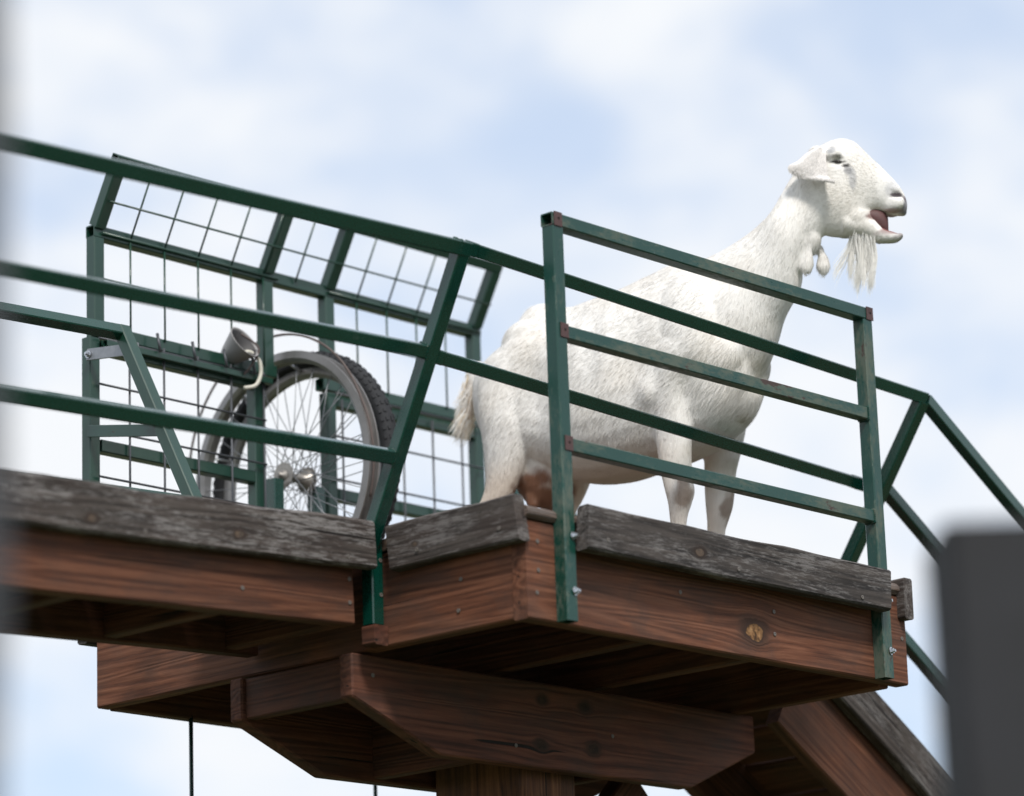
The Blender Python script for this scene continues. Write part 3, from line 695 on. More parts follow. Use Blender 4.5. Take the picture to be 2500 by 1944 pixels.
# rods under the platform
for (u, v, top), lab in zip(((0.277, 1.405, 0.0), (0.926, 1.405, 0.0)), ('thin dark green steel rod hanging clear of the platform corner', 'thin dark green steel rod half hidden behind the thick post')):
    o = rod('steel_rod', (u, v, top + 0.01), (u, v, -Z0), 0.0055, M_green, None, sides=8)
    o['label'] = lab; o['category'] = 'rod'; o['group'] = 'steel rods under the platform'

# ------------------------------------------------------------------ fence posts close to the camera
def fpost(corner, wdt, top, mat, label):
    o = board('fence_post', (corner[0], corner[1], -Z0 - 0.02), (0, 0, 1), Z0 + top + 0.02, wdt, wdt, mat, None, zdir=right0, r=0.012, rough=0.006, seg=24)
    o['label'] = label; o['category'] = 'post'; o['group'] = 'posts close to the camera'
fpost((-2.403, -2.765), 0.20, -0.674, M_dark, 'wide charcoal post standing blurred close in front of the ramp')
cL = Vector((-3.93, -3.035, 0)) - right0 * 0.110
fpost((cL.x, cL.y), 0.12, 0.6, M_greyp, 'grey post blurred to a soft shadow beside the walkway side')

# ------------------------------------------------------------------ goat
# goat frame: x forward, y to its far (left) side, z up from the deck, millimetres
GO = Vector((1.075, 0.40, 0.252)); GA = math.atan2(-0.9843, 0.1766)
goat = empty('goat', GO, 'white bearded goat with lop ears and open mouth standing behind the railings', 'goat', rz=GA)
V3 = lambda *a: np.array(a, float)
HH = V3(320, 0, 965); HD = V3(0.8819, 0.4714, 0); HLt = V3(-0.4714, 0.8819, 0); HZ = V3(0, 0, 1)
def h2g(p): return HH + HD * p[0] + HLt * p[1] + HZ * p[2]
YL = V3(0, 1, 0)
def cr1(P, k):
    """Catmull-Rom through rows of P, k steps each"""
    P = np.asarray(P, float); out = []
    for i in range(len(P) - 1):
        a, b, c, d = P[max(0, i - 1)], P[i], P[i + 1], P[min(len(P) - 1, i + 2)]
        for j in range(k):
            t = j / k; out.append(0.5 * (2 * b + (c - a) * t + (2 * a - 5 * b + 4 * c - d) * t * t + (3 * b - a - 3 * c + d) * t ** 3))
    out.append(P[-1]); return np.array(out)
def ring_loft(secs, k=5, n=28, egg=0.0, power=2.0):
    """secs: (top point, bottom point, half width, lateral dir)"""
    R = np.array([np.concatenate([a, b, [h], l]) for a, b, h, l in secs])
    R = cr1(R, k); Vv = []; F = []
    for r in R:
        a, b, h, l = r[0:3], r[3:6], r[6], r[7:10]; l = l / np.linalg.norm(l); c = (a + b) / 2; hv = (a - b) / 2
        for j in range(n):
            t = 2 * math.pi * j / n; ct, sn = math.cos(t), math.sin(t)
            e = 2.0 / power
            cc = math.copysign(abs(ct) ** e, ct); ss = math.copysign(abs(sn) ** e, sn)
            Vv.append(c + hv * cc + l * h * ss * (1 - egg * ct))
    m = len(R)
    for i in range(m - 1):
        for j in range(n):
            p = i * n + j; q = i * n + (j + 1) % n; F.append((p, q, q + n, p + n))
    F.append(tuple(range(n))[::-1]); F.append(tuple(range((m - 1) * n, m * n)))
    return np.array(Vv), F
def ball(c, r, n=12):
    Vv = []; F = []
    for i in range(n + 1):
        f = math.pi * i / n
        for j in range(2 * n):
            a = math.pi * j / n; Vv.append(V3(c[0] + r[0] * math.sin(f) * math.cos(a), c[1] + r[1] * math.sin(f) * math.sin(a), c[2] + r[2] * math.cos(f)))
    for i in range(n):
        for j in range(2 * n):
            p = i * 2 * n + j; q = i * 2 * n + (j + 1) % (2 * n); F.append((p, p + 2 * n, q + 2 * n, q))
    return np.array(Vv), F
S = lambda L_, lat=YL: [(V3(*a), V3(*b), float(h), lat) for a, b, h in L_]
TORSO = S([((-634, 0, 672), (-620, 0, 570), 38), ((-612, 0, 698), (-605, 0, 520), 66), ((-575, 0, 722), (-580, 0, 478), 100), ((-502, 0, 768), (-520, 0, 450), 128), ((-412, 0, 830), (-431, 0, 393), 150), ((-292, 0, 820), (-315, 0, 340), 160), ((-180, 0, 827), (-205, 0, 326), 172), ((-81, 0, 850), (-108, 0, 336), 166), ((30, 0, 868), (2, 0, 352), 150), ((110, 0, 800), (92, 0, 385), 128), ((172, 0, 690), (150, 0, 425), 98), ((214, 0, 610), (190, 0, 485), 55)])
NECK = S([((0, 0, 850), (150, 0, 450), 122), ((85, 0, 866), (236, 0, 590), 104), ((157, 0, 889), (274, 0, 672), 84), ((224, 0, 919), (322, 0, 735), 69)])
NECK += [(h2g((-50, 0, -22)), h2g((22, 0, -168)), 60.0, YL * 0.5 + HLt * 0.5), (h2g((-22, 0, 25)), h2g((42, 0, -122)), 55.0, HLt), (h2g((8, 0, 72)), h2g((72, 0, -96)), 52.0, HLt), (h2g((45, 0, 110)), h2g((100, 0, -70)), 48.0, HLt)]
HEAD = [(h2g(a), h2g(b), h, HLt) for a, b, h in [((28, 0, 102), (38, 0, 5), 38), ((53, 0, 132), (59, 0, -45), 48), ((82, 0, 147), (81, 0, -84), 53), ((111, 0, 160), (111, 0, -94), 58), ((140, 0, 164), (137, 0, -93), 58), ((168, 0, 155), (160, 0, -73), 53), ((191, 0, 132), (179, 0, -52), 46), ((212, 0, 107), (199, 0, -36), 40), ((235, 0, 82), (218, 0, -33), 36), ((257, 0, 55), (239, 0, -39), 33), ((273, 0, 34), (260, 0, -46), 31), ((285, 0, 12), (277, 0, -48), 28), ((291, 0, -7), (286, 0, -48), 22), ((293, 0, -22), (290, 0, -42), 14)]]
JAW = [(h2g(a), h2g(b), h, HLt) for a, b, h in [((136, 0, -30), (125, 0, -97), 46), ((166, 0, -44), (155, 0, -98), 38), ((190, 0, -40), (183, 0, -102), 32), ((206, 0, -50), (197, 0, -110), 27), ((228, 0, -80), (220, 0, -117), 23), ((250, 0, -91), (243, 0, -118), 22), ((264, 0, -95), (260, 0, -117), 20), ((274, 0, -94), (271, 0, -111), 15), ((279, 0, -97), (277, 0, -105), 9)]]
FN = S([((-40, -95, 640), (125, -95, 640), 52), ((-42, -100, 599), (113, -100, 593), 58), ((-46, -100, 536), (84, -100, 525), 56), ((-48, -100, 488), (66, -100, 469), 49), ((-43, -100, 425), (58, -100, 412), 42), ((-38, -100, 351), (53, -100, 336), 35), ((-29, -100, 292), (53, -100, 279), 31), ((-20, -100, 251), (56, -100, 244), 33), ((-14, -100, 222), (46, -100, 214), 28), ((-12, -100, 185), (33, -100, 179), 20), ((-12, -100, 130), (28, -100, 128), 17), ((-14, -100, 90), (34, -100, 86), 21), ((-4, -100, 58), (44, -100, 60), 20), ((0, -100, 30), (58, -100, 32), 25), ((2, -100, 2), (70, -100, 2), 28)])
FF = S([((-47, 95, 600), (125, 95, 590), 52), ((-47, 105, 548), (117, 105, 529), 54), ((-25, 105, 477), (103, 105, 452), 47), ((-17, 105, 411), (88, 105, 394), 40), ((-20, 105, 345), (67, 105, 331), 34), ((-21, 105, 288), (58, 105, 276), 32), ((-20, 105, 250), (50, 105, 240), 32), ((-19, 105, 212), (36, 105, 205), 25), ((-21, 105, 185), (27, 105, 180), 20), ((-22, 105, 130), (20, 105, 128), 17), ((-24, 105, 90), (26, 105, 86), 21), ((-14, 105, 58), (36, 105, 60), 20), ((-10, 105, 30), (50, 105, 32), 25), ((-8, 105, 2), (62, 105, 2), 28)])
HN = S([((-568, -78, 680), (-360, -78, 690), 52), ((-574, -85, 620), (-375, -85, 610), 66), ((-570, -88, 550), (-400, -88, 500), 68), ((-561, -88, 474), (-424, -88, 446), 58), ((-558, -88, 408), (-446, -88, 392), 46), ((-562, -88, 345), (-478, -88, 329), 34), ((-592, -88, 290), (-520, -88, 270), 25), ((-600, -88, 245), (-538, -88, 230), 23), ((-590, -88, 180), (-546, -88, 178), 18), ((-584, -88, 110), (-540, -88, 108), 17), ((-584, -88, 80), (-532, -88, 78), 21), ((-570, -88, 40), (-514, -88, 42), 23), ((-570, -88, 2), (-500, -88, 2), 27)])
HF = [(a * V3(1, -1, 1) + V3(0.10, 0, 0) * 1000 * (1 - 0.5 * (a[2] > 560)), b * V3(1, -1, 1) + V3(0.10, 0, 0) * 1000 * (1 - 0.5 * (b[2] > 560)), h, l) for a, b, h, l in HN]
TAILC = S([((-618, 0, 722), (-612, 0, 690), 26), ((-642, 0, 712), (-628, 0, 672), 24), ((-664, 0, 672), (-628, 0, 640), 21), ((-672, 0, 620), (-640, 0, 604), 17), ((-680, 0, 570), (-656, 0, 560), 11)])
lofts = [ring_loft(TORSO, egg=0.12, power=2.15), ring_loft(NECK, egg=0.1), ring_loft(HEAD, egg=-0.02, power=2.2), ring_loft(JAW), ring_loft(FN), ring_loft(FF), ring_loft(HN), ring_loft(HF), ring_loft(TAILC)]
def hb(p, r): return ball(h2g(p), r)
for sgn in (-1, 1):
    lofts += [hb((112, sgn * 49, 106), (26, 18, 17)), hb((258, sgn * 22, -22), (30, 16, 22)), hb((262, sgn * 16, 14), (20, 14, 12)), hb((72, sgn * 46, 118), (20, 18, 16))]
    lofts += [ball((60, sgn * 92, 650), (95, 62, 150)), ball((-425, sgn * 70, 735), (90, 50, 45)), ball((120, sgn * 70, 585), (80, 55, 80))]
    # toes of the hooves
    # wattles
for p0, p1, p2 in (((40, -30, -112), (36, -26, -150), (32, -22, -176)), ((66, 22, -108), (74, 20, -140), (74, 20, -168))):
    q = [h2g(p0), h2g((np.array(p0) + np.array(p1)) / 2), h2g(p1), h2g(p2), h2g(np.array(p2) + V3(0, 0, -20))]
    lofts.append(ring_loft([(c + HD * a, c - HD * a, b, HLt) for c, a, b in zip(q, (10, 9, 13, 18, 9), (8, 8, 11, 14, 7))]))
lofts += [hb((148, 0, -48), (50, 42, 46)), hb((182, 0, -52), (26, 33, 34)), ball((-440, 0, 385), (82, 70, 92)), ball((-455, -32, 318), (22, 20, 34)), ball((-455, 36, 318), (22, 20, 34)), ball((150, 0, 500), (50, 60, 75)), ball(h2g((30, 0, -95)), (45, 40, 50))]
av = []; af = []; off = 0
for v_, f_ in lofts:
    av.append(v_ / 1000.0); af += [tuple(i + off for i in q) for q in f_]; off += len(v_)
tmp_me = mesh('goat_tmp', np.concatenate(av), af); tmp = bpy.data.objects.new('goat_tmp', tmp_me); col.objects.link(tmp)
md = tmp.modifiers.new('r', 'REMESH'); md.mode = 'VOXEL'; md.voxel_size = 0.0042; md.adaptivity = 0.0
ms = tmp.modifiers.new('s', 'SMOOTH'); ms.factor = 0.5; ms.iterations = 5
bpy.context.view_layer.update(); dg = bpy.context.evaluated_depsgraph_get()
body_me = bpy.data.meshes.new_from_object(tmp.evaluated_get(dg)); bpy.data.objects.remove(tmp)
# relax the joins of trunk and limbs, keep the head crisp
tmp = bpy.data.objects.new('goat_tmp', body_me); col.objects.link(tmp); vg = tmp.vertex_groups.new(name='relax')
n0 = len(body_me.vertices); c0_ = np.empty(n0 * 3); body_me.vertices.foreach_get('co', c0_); c0_ = c0_.reshape(-1, 3) * 1000
soft = (((c0_ - HH) @ HD < 35) | (c0_[:, 2] < 800)) & (c0_[:, 2] > 300)
vg.add([int(i) for i in np.nonzero(soft)[0]], 1.0, 'REPLACE')
ms = tmp.modifiers.new('s', 'SMOOTH'); ms.factor = 0.5; ms.iterations = 22; ms.vertex_group = 'relax'
bpy.context.view_layer.update(); dg = bpy.context.evaluated_depsgraph_get()
body2 = bpy.data.meshes.new_from_object(tmp.evaluated_get(dg)); bpy.data.objects.remove(tmp); body_me = body2
nv = len(body_me.vertices); co = np.empty(nv * 3); body_me.vertices.foreach_get('co', co); co = co.reshape(-1, 3)
no = np.empty(nv * 3); body_me.vertices.foreach_get('normal', no); no = no.reshape(-1, 3)
C = co * 1000.0
Hc = C - HH; hx = Hc @ HD; hy = Hc @ HLt; hz = Hc[:, 2]
def sm(x, a, b):
    t = np.clip((x - a) / (b - a), 0, 1); return t * t * (3 - 2 * t)
headm = sm(hx, 40, 70) * sm(C[:, 2], 830, 870)
# gentle modelling: eye socket, nostril, mouth corner
def dent(hpos, r, depth):
    for s in (-1, 1):
        c = h2g((hpos[0], hpos[1] * s, hpos[2])); d = np.linalg.norm(C - c, axis=1); k = np.exp(-(d / r) ** 2)
        co[:] -= no * (k * depth / 1000.0)[:, None]
def form(p, r, h):
    """raise (h>0) or hollow (h<0) the hide around p on both flanks, millimetres"""
    for sy in (-1, 1):
        d = np.linalg.norm((C - V3(p[0], p[1] * sy, p[2])) / V3(*r), axis=1); co[:] += no * (np.exp(-d * d) * h / 1000.0)[:, None]
form((-375, 150, 560), (60, 80, 95), -26); form((-300, 110, 765), (75, 70, 45), -20); form((-70, 170, 600), (45, 80, 150), -9); form((-470, 120, 690), (60, 60, 60), 10)
form((-415, 60, 800), (42, 45, 40), 11); form((-330, 40, 830), (45, 60, 40), -9); form((-500, 90, 740), (45, 60, 40), -10); form((40, 140, 610), (55, 60, 120), 9); form((95, 110, 600), (35, 60, 60), 12); form((-35, 140, 505), (30, 50, 35), 14); form((60, 110, 500), (25, 45, 60), -12)
form((-190, 175, 700), (25, 60, 120), -4); form((-235, 175, 690), (18, 60, 120), 4); form((-150, 175, 690), (18, 60, 120), 4)
form((150, 90, 770), (70, 40, 30), -8); form((60, 75, 790), (50, 50, 60), 8)
dent((98, 54, 0), 48, -7); dent((178, 46, -5), 30, 4); dent((124, 58, 86), 13, 5); dent((142, 54, 76), 12, 4); dent((268, 28, -2), 9, 8); dent((257, 30, 5), 7, 5)
body_me.vertices.foreach_set('co', co.ravel()); body_me.update()
body_me.polygons.foreach_set('use_smooth', [True] * len(body_me.polygons))
# coat colour; the belly tone has light painted into it
colr = np.tile(V3(0.90, 0.875, 0.84), (nv, 1))
rng = np.random.default_rng(3)
def blend(mask, c): colr[:] = colr * (1 - mask[:, None]) + V3(*c) * mask[:, None]
def nse(sc, seed):
    return np.array([mnoise.noise(Vector((p[0] * sc + seed, p[1] * sc, p[2] * sc))) for p in co])
nA = nse(9.0, 3.0); nB = nse(40.0, 8.0)
blend(np.clip(0.10 + nA * 1.1, 0, 1) * 0.32, (0.82, 0.74, 0.63))
blend(sm(-C[:, 2], -430, -330) * sm(-C[:, 0], -60, 60) * 0.55, (0.66, 0.50, 0.36))              # warm bounce light under the belly, painted into the coat
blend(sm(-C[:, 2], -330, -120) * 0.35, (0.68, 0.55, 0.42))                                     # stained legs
def spot(p, r, c, s=1.0, rag=0.5):
    d = np.linalg.norm((C - V3(*p)) / V3(*r), axis=1) + nB * rag + nA * rag * 0.6; blend(np.clip(sm(-d, -1.25, -0.75), 0, 1) * s, c)
for x, y in ((40, -118), (52, 105)): spot((x, y, 236), (24, 26, 42), (0.22, 0.13, 0.078), 0.68)  # bare brown knees
spot((-450, 0, 320), (85, 85, 85), (0.24, 0.10, 0.05), 0.95, 0.35); spot((-500, 10, 390), (60, 95, 95), (0.30, 0.15, 0.085), 0.85, 0.4)
spot((-500, -45, 440), (45, 40, 80), (0.34, 0.19, 0.12), 0.6)
spot((-655, 0, 625), (34, 40, 60), (0.62, 0.46, 0.30), 0.5)
def hspot(p, r, c, s=1.0, rag=0.25, both=True):
    for sg in ((-1, 1) if both else (1,)):
        q = np.stack([(hx - p[0]) / r[0], (hy - p[1] * sg) / r[1], (hz - p[2]) / r[2]], 1)
        d = np.linalg.norm(q, axis=1) + nB * rag; blend(sm(-d, -1.25, -0.7) * s, c)
hspot((158, 48, 44), (9, 30, 34), (0.20, 0.22, 0.27), 0.45, 0.8); hspot((146, 52, 66), (11, 20, 16), (0.12, 0.125, 0.15), 0.6, 0.5)
hspot((112, 56, 120), (16, 18, 14), (0.22, 0.24, 0.28), 0.55, 0.7); hspot((122, 56, 98), (20, 16, 6), (0.20, 0.18, 0.17), 0.55)
hspot((124, 60, 86), (24, 16, 3.6), (0.018, 0.014, 0.014), 0.95, 0.15); hspot((145, 55, 76), (13, 14, 4.5), (0.02, 0.016, 0.016), 0.95, 0.15)
hspot((250, 24, 16), (22, 16, 20), (0.42, 0.43, 0.46), 0.5, 0.4)
hspot((267, 30, -1), (18, 14, 9), (0.03, 0.02, 0.025), 0.97, 0.2); hspot((284, 16, -12), (14, 14, 9), (0.10, 0.07, 0.085), 0.9, 0.25)
hspot((288, 12, -32), (20, 26, 16), (0.15, 0.15, 0.18), 0.85, 0.55); hspot((262, 24, -40), (26, 14, 7), (0.30, 0.28, 0.29), 0.6, 0.5); hspot((205, 34, -32), (12, 14, 7), (0.52, 0.44, 0.20), 0.6)
hspot((235, 20, -40), (42, 16, 6), (0.42, 0.27, 0.25), 0.6); hspot((246, 14, -92), (38, 14, 9), (0.27, 0.14, 0.13), 0.85, 0.2); hspot((272, 10, -98), (13, 16, 10), (0.20, 0.17, 0.17), 0.75, 0.4); hspot((240, 22, -96), (36, 8, 8), (0.40, 0.34, 0.33), 0.6, 0.4); hspot((200, 16, -52), (22, 18, 10), (0.20, 0.08, 0.07), 0.8, 0.2)
hspot((262, 0, -106), (20, 26, 10), (0.36, 0.33, 0.33), 0.7, 0.4, False)
for zz in (20,): blend(sm(-C[:, 2], -34, -26), (0.10, 0.085, 0.07))                                # hooves
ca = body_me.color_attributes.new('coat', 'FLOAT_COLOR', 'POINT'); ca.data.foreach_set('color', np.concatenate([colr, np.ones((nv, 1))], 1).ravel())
def coat_mat(name, rough, translucent=0.0):
    m, t, p = newmat(name); a = N(t, 'ShaderNodeAttribute', attribute_name='coat'); L(t, a.outputs['Color'], p.inputs['Base Color'])
    p.inputs['Roughness'].default_value = rough; p.inputs['Specular IOR Level'].default_value = 0.25
    p.inputs['Sheen Weight'].default_value = 0.15; p.inputs['Sheen Roughness'].default_value = 0.5
    if translucent:
        tr = N(t, 'ShaderNodeBsdfTranslucent'); L(t, a.outputs['Color'], tr.inputs['Color']); mx = N(t, 'ShaderNodeMixShader', i_Fac=translucent)
        L(t, p.outputs[0], mx.inputs[1]); L(t, tr.outputs[0], mx.inputs[2]); L(t, mx.outputs[0], [n for n in t.nodes if n.type == 'OUTPUT_MATERIAL'][0].inputs['Surface'])
    else:
        tc = N(t, 'ShaderNodeTexCoord'); mpn = N(t, 'ShaderNodeMapping'); mpn.inputs['Scale'].default_value = (260, 260, 60); L(t, tc.outputs['Object'], mpn.inputs['Vector'])
        n = N(t, 'ShaderNodeTexNoise', i_Scale=1.0, i_Detail=3.0); L(t, mpn.outputs[0], n.inputs['Vector'])
        b = N(t, 'ShaderNodeBump', i_Strength=0.5, i_Distance=0.002); L(t, n.outputs['Fac'], b.inputs['Height']); L(t, b.outputs[0], p.inputs['Normal'])
    return m
M_skin = coat_mat('goat_hide', 0.75); M_hair = coat_mat('goat_hair', 0.65, 0.10)
GW = wmat(goat)
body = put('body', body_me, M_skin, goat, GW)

def strands(name, root, nrm, dirs, length, width, cols, bend=0.25, seg=3, mat=None, curlv=None, soft=None):
    """tapering hair ribbons as one mesh; everything in metres in the goat frame"""
    n = len(root); side = np.cross(dirs, nrm); side /= np.linalg.norm(side, axis=1)[:, None] + 1e-9
    rows = []
    for s in range(seg):
        t = s / seg; c = root + dirs * (length * t)[:, None] - nrm * (length * bend * t * t)[:, None]
        if curlv is not None: c = c + curlv(t)
        wd = (width * (1 - 0.75 * t))[:, None] * side * 0.5
        rows += [c - wd, c + wd]
    c = root + dirs * length[:, None] - nrm * (length * bend)[:, None]
    if curlv is not None: c = c + curlv(1.0)
    rows.append(c); k = len(rows)
    Vv = np.stack(rows, 1).reshape(-1, 3)
    base = (np.arange(n) * k)[:, None]; tris = []
    for s in range(seg - 1):
        a = 2 * s; tris += [(a, a + 1, a + 3), (a, a + 3, a + 2)]
    tris.append((k - 3, k - 2, k - 1)); T = np.array(tris)
    Fv = (base[:, :, None] + T[None]).reshape(-1, 3)
    me = bpy.data.meshes.new(name); me.vertices.add(len(Vv)); me.vertices.foreach_set('co', Vv.ravel())
    me.loops.add(len(Fv) * 3); me.loops.foreach_set('vertex_index', Fv.ravel().astype(np.int32)); me.polygons.add(len(Fv))
    me.polygons.foreach_set('loop_start', np.arange(0, len(Fv) * 3, 3, dtype=np.int32))
    me.polygons.foreach_set('use_smooth', np.ones(len(Fv), dtype=bool)); me.update(calc_edges=True)
    c4 = np.concatenate([np.repeat(cols, k, 0), np.ones((n * k, 1))], 1)
    a = me.color_attributes.new('coat', 'FLOAT_COLOR', 'POINT'); a.data.foreach_set('color', c4.ravel())
    if soft is not None:                                # hairs lie in the coat and shade with it
        me.normals_split_custom_set_from_vertices(np.repeat(soft, k, 0).tolist())
    o = put(name, me, mat or M_hair, goat, GW); return o
# sample the hide evenly
body_me.calc_loop_triangles(); nt_ = len(body_me.loop_triangles); ti = np.empty(nt_ * 3, np.int32); body_me.loop_triangles.foreach_get('vertices', ti); ti = ti.reshape(-1, 3)
A_, B_, C_ = co[ti[:, 0]], co[ti[:, 1]], co[ti[:, 2]]
area = np.linalg.norm(np.cross(B_ - A_, C_ - A_), axis=1); ctr = (A_ + B_ + C_) / 3
hxt = (ctr * 1000 - HH) @ HD
dens = area * np.where((hxt > 30) & (ctr[:, 2] > 0.8), 2.4, 1.0)
NS = 90000
pick = rng.choice(nt_, NS, p=dens / dens.sum()); r1 = np.sqrt(rng.random(NS)); r2 = rng.random(NS)
wA, wB, wC = (1 - r1)[:, None], (r1 * (1 - r2))[:, None], (r1 * r2)[:, None]
def attr(a): return a[ti[pick, 0]] * wA + a[ti[pick, 1]] * wB + a[ti[pick, 2]] * wC
body_me.vertices.foreach_get('normal', (tmpn := np.empty(nv * 3))); no2 = tmpn.reshape(-1, 3)
P = attr(co); Nn = attr(no2); Nn /= np.linalg.norm(Nn, axis=1)[:, None]; K = attr(colr)
Pm = P * 1000; ph = (Pm - HH); pxh = ph @ HD; pyh = ph @ HLt; pzh = ph[:, 2]
ish = sm(pxh, 30, 70) * sm(Pm[:, 2], 840, 880); isn = sm(Pm[:, 0], 120, 240) * sm(Pm[:, 2], 600, 720) * (1 - ish); isl = 1 - sm(Pm[:, 2], 330, 470)
flow = V3(-0.75, 0, -0.65)[None] * np.ones((NS, 1))
flow = flow * (1 - isn[:, None]) + V3(-0.35, 0.0, -0.95) * isn[:, None]
flow = flow * (1 - isl[:, None]) + V3(-0.1, 0, -1.0) * isl[:, None]
flow = flow * (1 - ish[:, None]) + (-HD * 0.85 + HZ * 0.10) * ish[:, None]
lowh = ish * sm(-pzh, 0, 60); flow = flow * (1 - lowh[:, None]) + (-HD * 0.55 - HZ * 0.8) * lowh[:, None]
swirl = np.stack([np.array([mnoise.noise(Vector((p[0] * 7 + q, p[1] * 7, p[2] * 7))) for p in P]) for q in (0, 40, 80)], 1)
flow = flow + swirl * 0.38 + rng.normal(0, 0.15, (NS, 3))
flow -= Nn * (flow * Nn).sum(1)[:, None]; flow /= np.linalg.norm(flow, axis=1)[:, None] + 1e-9
D = flow + Nn * (0.13 + 0.09 * rng.random(NS))[:, None]; D /= np.linalg.norm(D, axis=1)[:, None]
ln = (15 + 7 * rng.random(NS)) * (1 - 0.5 * ish) * (1 - 0.45 * isl)
ln *= 1 + 0.9 * np.exp(-(((Pm[:, 0] - 160) / 60) ** 2 + ((Pm[:, 2] - 470) / 70) ** 2))
ln *= 1 + 0.7 * np.exp(-((Pm[:, 2] - 860) / 60) ** 2) * (Pm[:, 0] < 120)
ln *= np.where((pxh > 225) & (Pm[:, 2] > 800), 0.45, 1.0)
mouth = (np.abs(pyh) < 30) & (pxh > 195) & (pzh < -30) & (pzh > -102) & (((Nn[:, 2] > 0.25) & (pzh < -45)) | ((Nn[:, 2] < -0.45) & (pzh > -62))); eyez = (np.abs(pzh - 84) < 9) & (pxh > 96) & (pxh < 152) & (np.abs(pyh) > 40) & (Pm[:, 2] > 900)
hoof = Pm[:, 2] < 32; nost = (K.max(1) < 0.07)
SN = Nn + rng.normal(0, 0.16, (NS, 3)); SN /= np.linalg.norm(SN, axis=1)[:, None]
keep = ~(mouth | eyez | hoof | nost)
K = np.clip(K * (0.93 + 0.10 * rng.random(NS) ** 0.6)[:, None], 0, 0.93)
o = strands('coat', P[keep], Nn[keep], D[keep], ln[keep] / 1000, np.where(ish > 0.5, 0.0008, 0.0011)[keep], K[keep], 0.20, soft=SN[keep]); o['kind'] = 'stuff'
# beard
nbk = 900; tt = rng.random(nbk); yy = rng.normal(0, 10, nbk)
LT = np.array([(100, -4, -206), (136, 6, -203), (146, -6, -222), (158, 4, -236), (168, -5, -229), (182, 5, -238), (194, -3, -226), (176, 8, -205)], float); LX = np.array([141, 154, 163, 170, 178, 187, 198, 190], float)
rx_ = 148 + 58 * tt; lock = np.array([np.argmin(np.abs(LX - x + rng.normal(0, 9))) for x in rx_])
root = np.array([h2g((x, b, -84 - 20 * a)) for x, a, b in zip(rx_, tt, yy)]) / 1000
tp_ = LT[lock] + rng.normal(0, 1, (nbk, 3)) * V3(4.5, 5, 12); tp_[:, 2] += np.where(rng.random(nbk) < 0.35, 25 * rng.random(nbk), 0)
tip = np.array([h2g(q) for q in tp_]) / 1000
dv = tip - root; lnb = np.linalg.norm(dv, axis=1); dv /= lnb[:, None]; sag = rng.random(nbk)
def curl(t): return np.outer(np.sin(math.pi * t) * (0.35 + 0.65 * sag), HD) * 0.007 + np.outer(np.sin(lock * 2.1 + t * 6.0) - np.sin(lock * 2.1), HD) * 0.0055 * t + np.outer(np.sin(lock * 1.3 + t * 5.0), HLt) * 0.004 * t
o = strands('beard', root, np.tile(HLt, (nbk, 1)) * -1.0, dv, lnb, np.full(nbk, 0.0013), np.clip(np.tile(V3(0.92, 0.90, 0.86), (nbk, 1)) * (0.88 + 0.14 * rng.random(nbk))[:, None], 0, 0.94), 0.0, 10, curlv=curl); o['kind'] = 'stuff'
# tail tuft
ntl = 1500; tt = rng.random(ntl)
rootc = cr1([(-630, 0, 705), (-655, 0, 660), (-660, 0, 610), (-668, 0, 570)], 12)
root = (rootc[(tt * (len(rootc) - 1)).astype(int)] + rng.normal(0, 9, (ntl, 3))) / 1000
dv = V3(-0.30, 0, -0.95)[None] + rng.normal(0, 0.14, (ntl, 3)); dv[:, 0] -= 0.25 * (tt > 0.6); dv /= np.linalg.norm(dv, axis=1)[:, None]
lnb = 0.045 + 0.035 * rng.random(ntl)
kc = np.where((rng.random(ntl) < 0.25)[:, None], V3(0.72, 0.60, 0.44), V3(0.86, 0.83, 0.79))
o = strands('tail_tuft', root, np.tile(V3(0, -1, 0), (ntl, 1)), dv, lnb, np.full(ntl, 0.0020), kc, 0.0, 5, curlv=lambda t: np.outer(np.sin(tt * 9 + t * 4), V3(-1, 0.3, 0)) * 0.006 * t); o['kind'] = 'stuff'
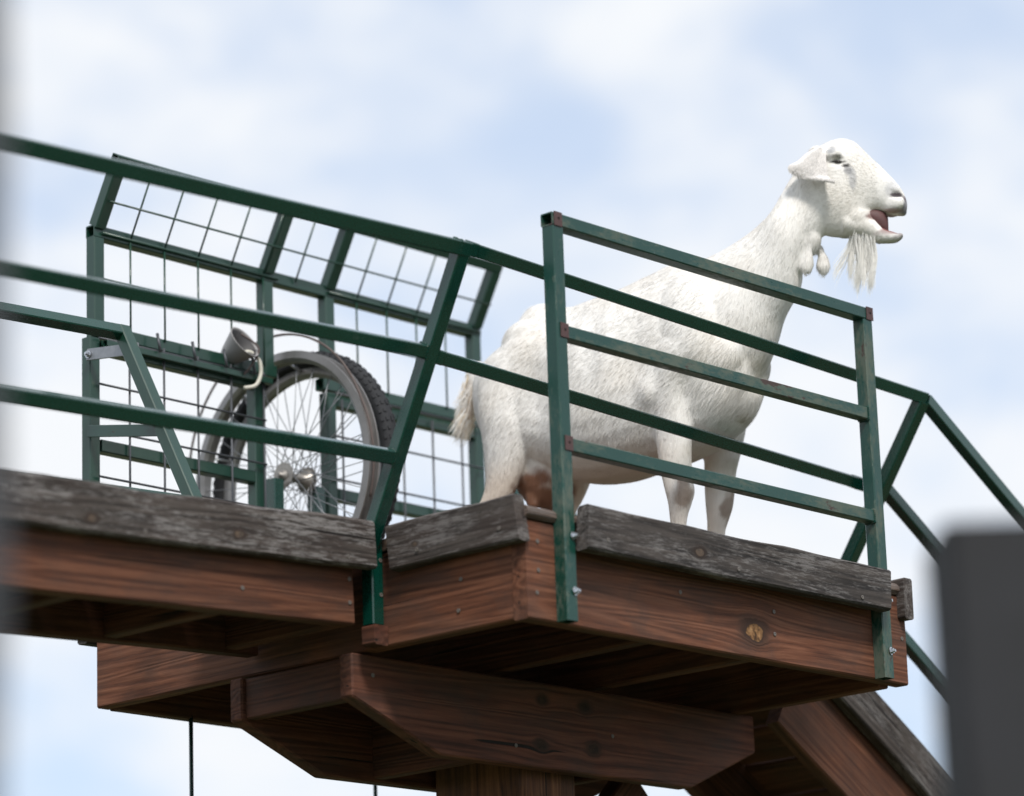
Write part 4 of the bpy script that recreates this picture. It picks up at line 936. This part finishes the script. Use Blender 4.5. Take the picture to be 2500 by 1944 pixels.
# ears
EAR = [((71, 50, 124), (91, 50, 123)), ((47, 62, 112), (95, 62, 106)), ((22, 71, 89), (95, 74, 81)), ((-2, 77, 74), (96, 82, 61)), ((12, 82, 50), (97, 88, 42)), ((42, 87, 37), (104, 94, 27)), ((92, 93, 26), (113, 101, 18))]
def ear(sg):
    A = cr1([a for a, b in EAR], 5); Bv = cr1([b for a, b in EAR], 5); n = 12; Vv = []; F = []
    for i in range(len(A)):
        for j in range(n + 1):
            t = j / n; q = A[i] * (1 - t) + Bv[i] * t; fl_ = i / (len(A) - 1); bulge = math.sin(math.pi * t) * (12 - 10 * fl_) - 6 * abs(2 * t - 1) ** 3 + 9 * max(0, fl_ - 0.72) / 0.28 - 5 * math.exp(-((t - 0.78) / 0.09) ** 2) * (1 - fl_)
            Vv.append(h2g((q[0], sg * (q[1] + bulge), q[2])) / 1000)
    for i in range(len(A) - 1):
        for j in range(n):
            a = i * (n + 1) + j; F.append((a, a + 1, a + n + 2, a + n + 1))
    me = mesh('ear', Vv, F, True)
    cl = np.array([V3(0.76, 0.72, 0.69)] * len(Vv)); c4 = np.concatenate([cl, np.ones((len(Vv), 1))], 1)
    a = me.color_attributes.new('coat', 'FLOAT_COLOR', 'POINT'); a.data.foreach_set('color', c4.ravel())
    o = put('ear', me, M_skin, goat, GW)
    so = o.modifiers.new('s', 'SOLIDIFY'); so.thickness = 0.0045; so.offset = 0.0; ss = o.modifiers.new('b', 'SUBSURF'); ss.levels = 1; ss.render_levels = 2
    # short hair on the ear
    pts = np.array(Vv).reshape(len(A), n + 1, 3); k = 5200; ii = rng.random(k) * (len(A) - 1.001); jj = rng.random(k) * (n - 0.001); i0 = ii.astype(int); j0 = jj.astype(int); fi = (ii - i0)[:, None]; fj = (jj - j0)[:, None]
    p = pts[i0, j0] * (1 - fi) * (1 - fj) + pts[i0 + 1, j0] * fi * (1 - fj) + pts[i0, j0 + 1] * (1 - fi) * fj + pts[i0 + 1, j0 + 1] * fi * fj
    nn = np.tile(HLt * sg, (k, 1)); d = (HD * -0.25 - HZ * 0.9)[None] + rng.normal(0, 0.2, (k, 3)) + nn * 0.3; d /= np.linalg.norm(d, axis=1)[:, None]
    h = strands('ear_hair', p + nn * 0.003, nn, d, 0.006 + 0.004 * rng.random(k), np.full(k, 0.0010), np.clip(np.tile(V3(0.80, 0.77, 0.745), (k, 1)) * (0.78 + 0.24 * rng.random(k))[:, None], 0, 0.9), 0.25)
    h.parent = o; h.matrix_basis = Matrix.Identity(4); h['kind'] = 'stuff'
ear(-1); ear(1)
# eyes and mouth
M_eye = simple('dark_eye', (0.02, 0.014, 0.01), 0.08, 0.0, 0.2, 60.0, 0.0)
M_tongue = simple('mouth_pink', (0.25, 0.09, 0.085), 0.35, 0.0, 0.25, 120.0, 0.3)
M_lining = simple('mouth_lining', (0.10, 0.040, 0.040), 0.6, 0.0, 0.3, 90.0, 0.3)  # pink darkened to put the shadow of the open mouth into the colour
M_tooth = simple('worn_teeth', (0.62, 0.55, 0.42), 0.35)
for sg in (-1, 1):
    v_, f_ = ball(h2g((122, sg * 47, 87)), (13, 10, 3.2), 10); put('eye', mesh('eye', v_ / 1000, f_, True), M_eye, goat, GW)
def gl(name, secs, mat):
    v_, f_ = ring_loft([(h2g(a), h2g(b), h, HLt) for a, b, h in secs], 4, 16); return put(name, mesh(name, v_ / 1000, f_, True), mat, goat, GW)
gl('mouth_lining', [((182, 0, -30), (182, 0, -60), 22), ((205, 0, -26), (203, 0, -70), 19), ((222, 0, -28), (221, 0, -84), 16), ((236, 0, -36), (235, 0, -95), 12), ((243, 0, -48), (242, 0, -95), 5)], M_lining)
gl('tongue', [((205, 0, -62), (202, 0, -76), 16), ((232, 0, -82), (228, 0, -92), 15), ((252, 0, -90), (249, 0, -98), 12), ((264, 0, -94), (262, 0, -99), 7)], M_tongue)
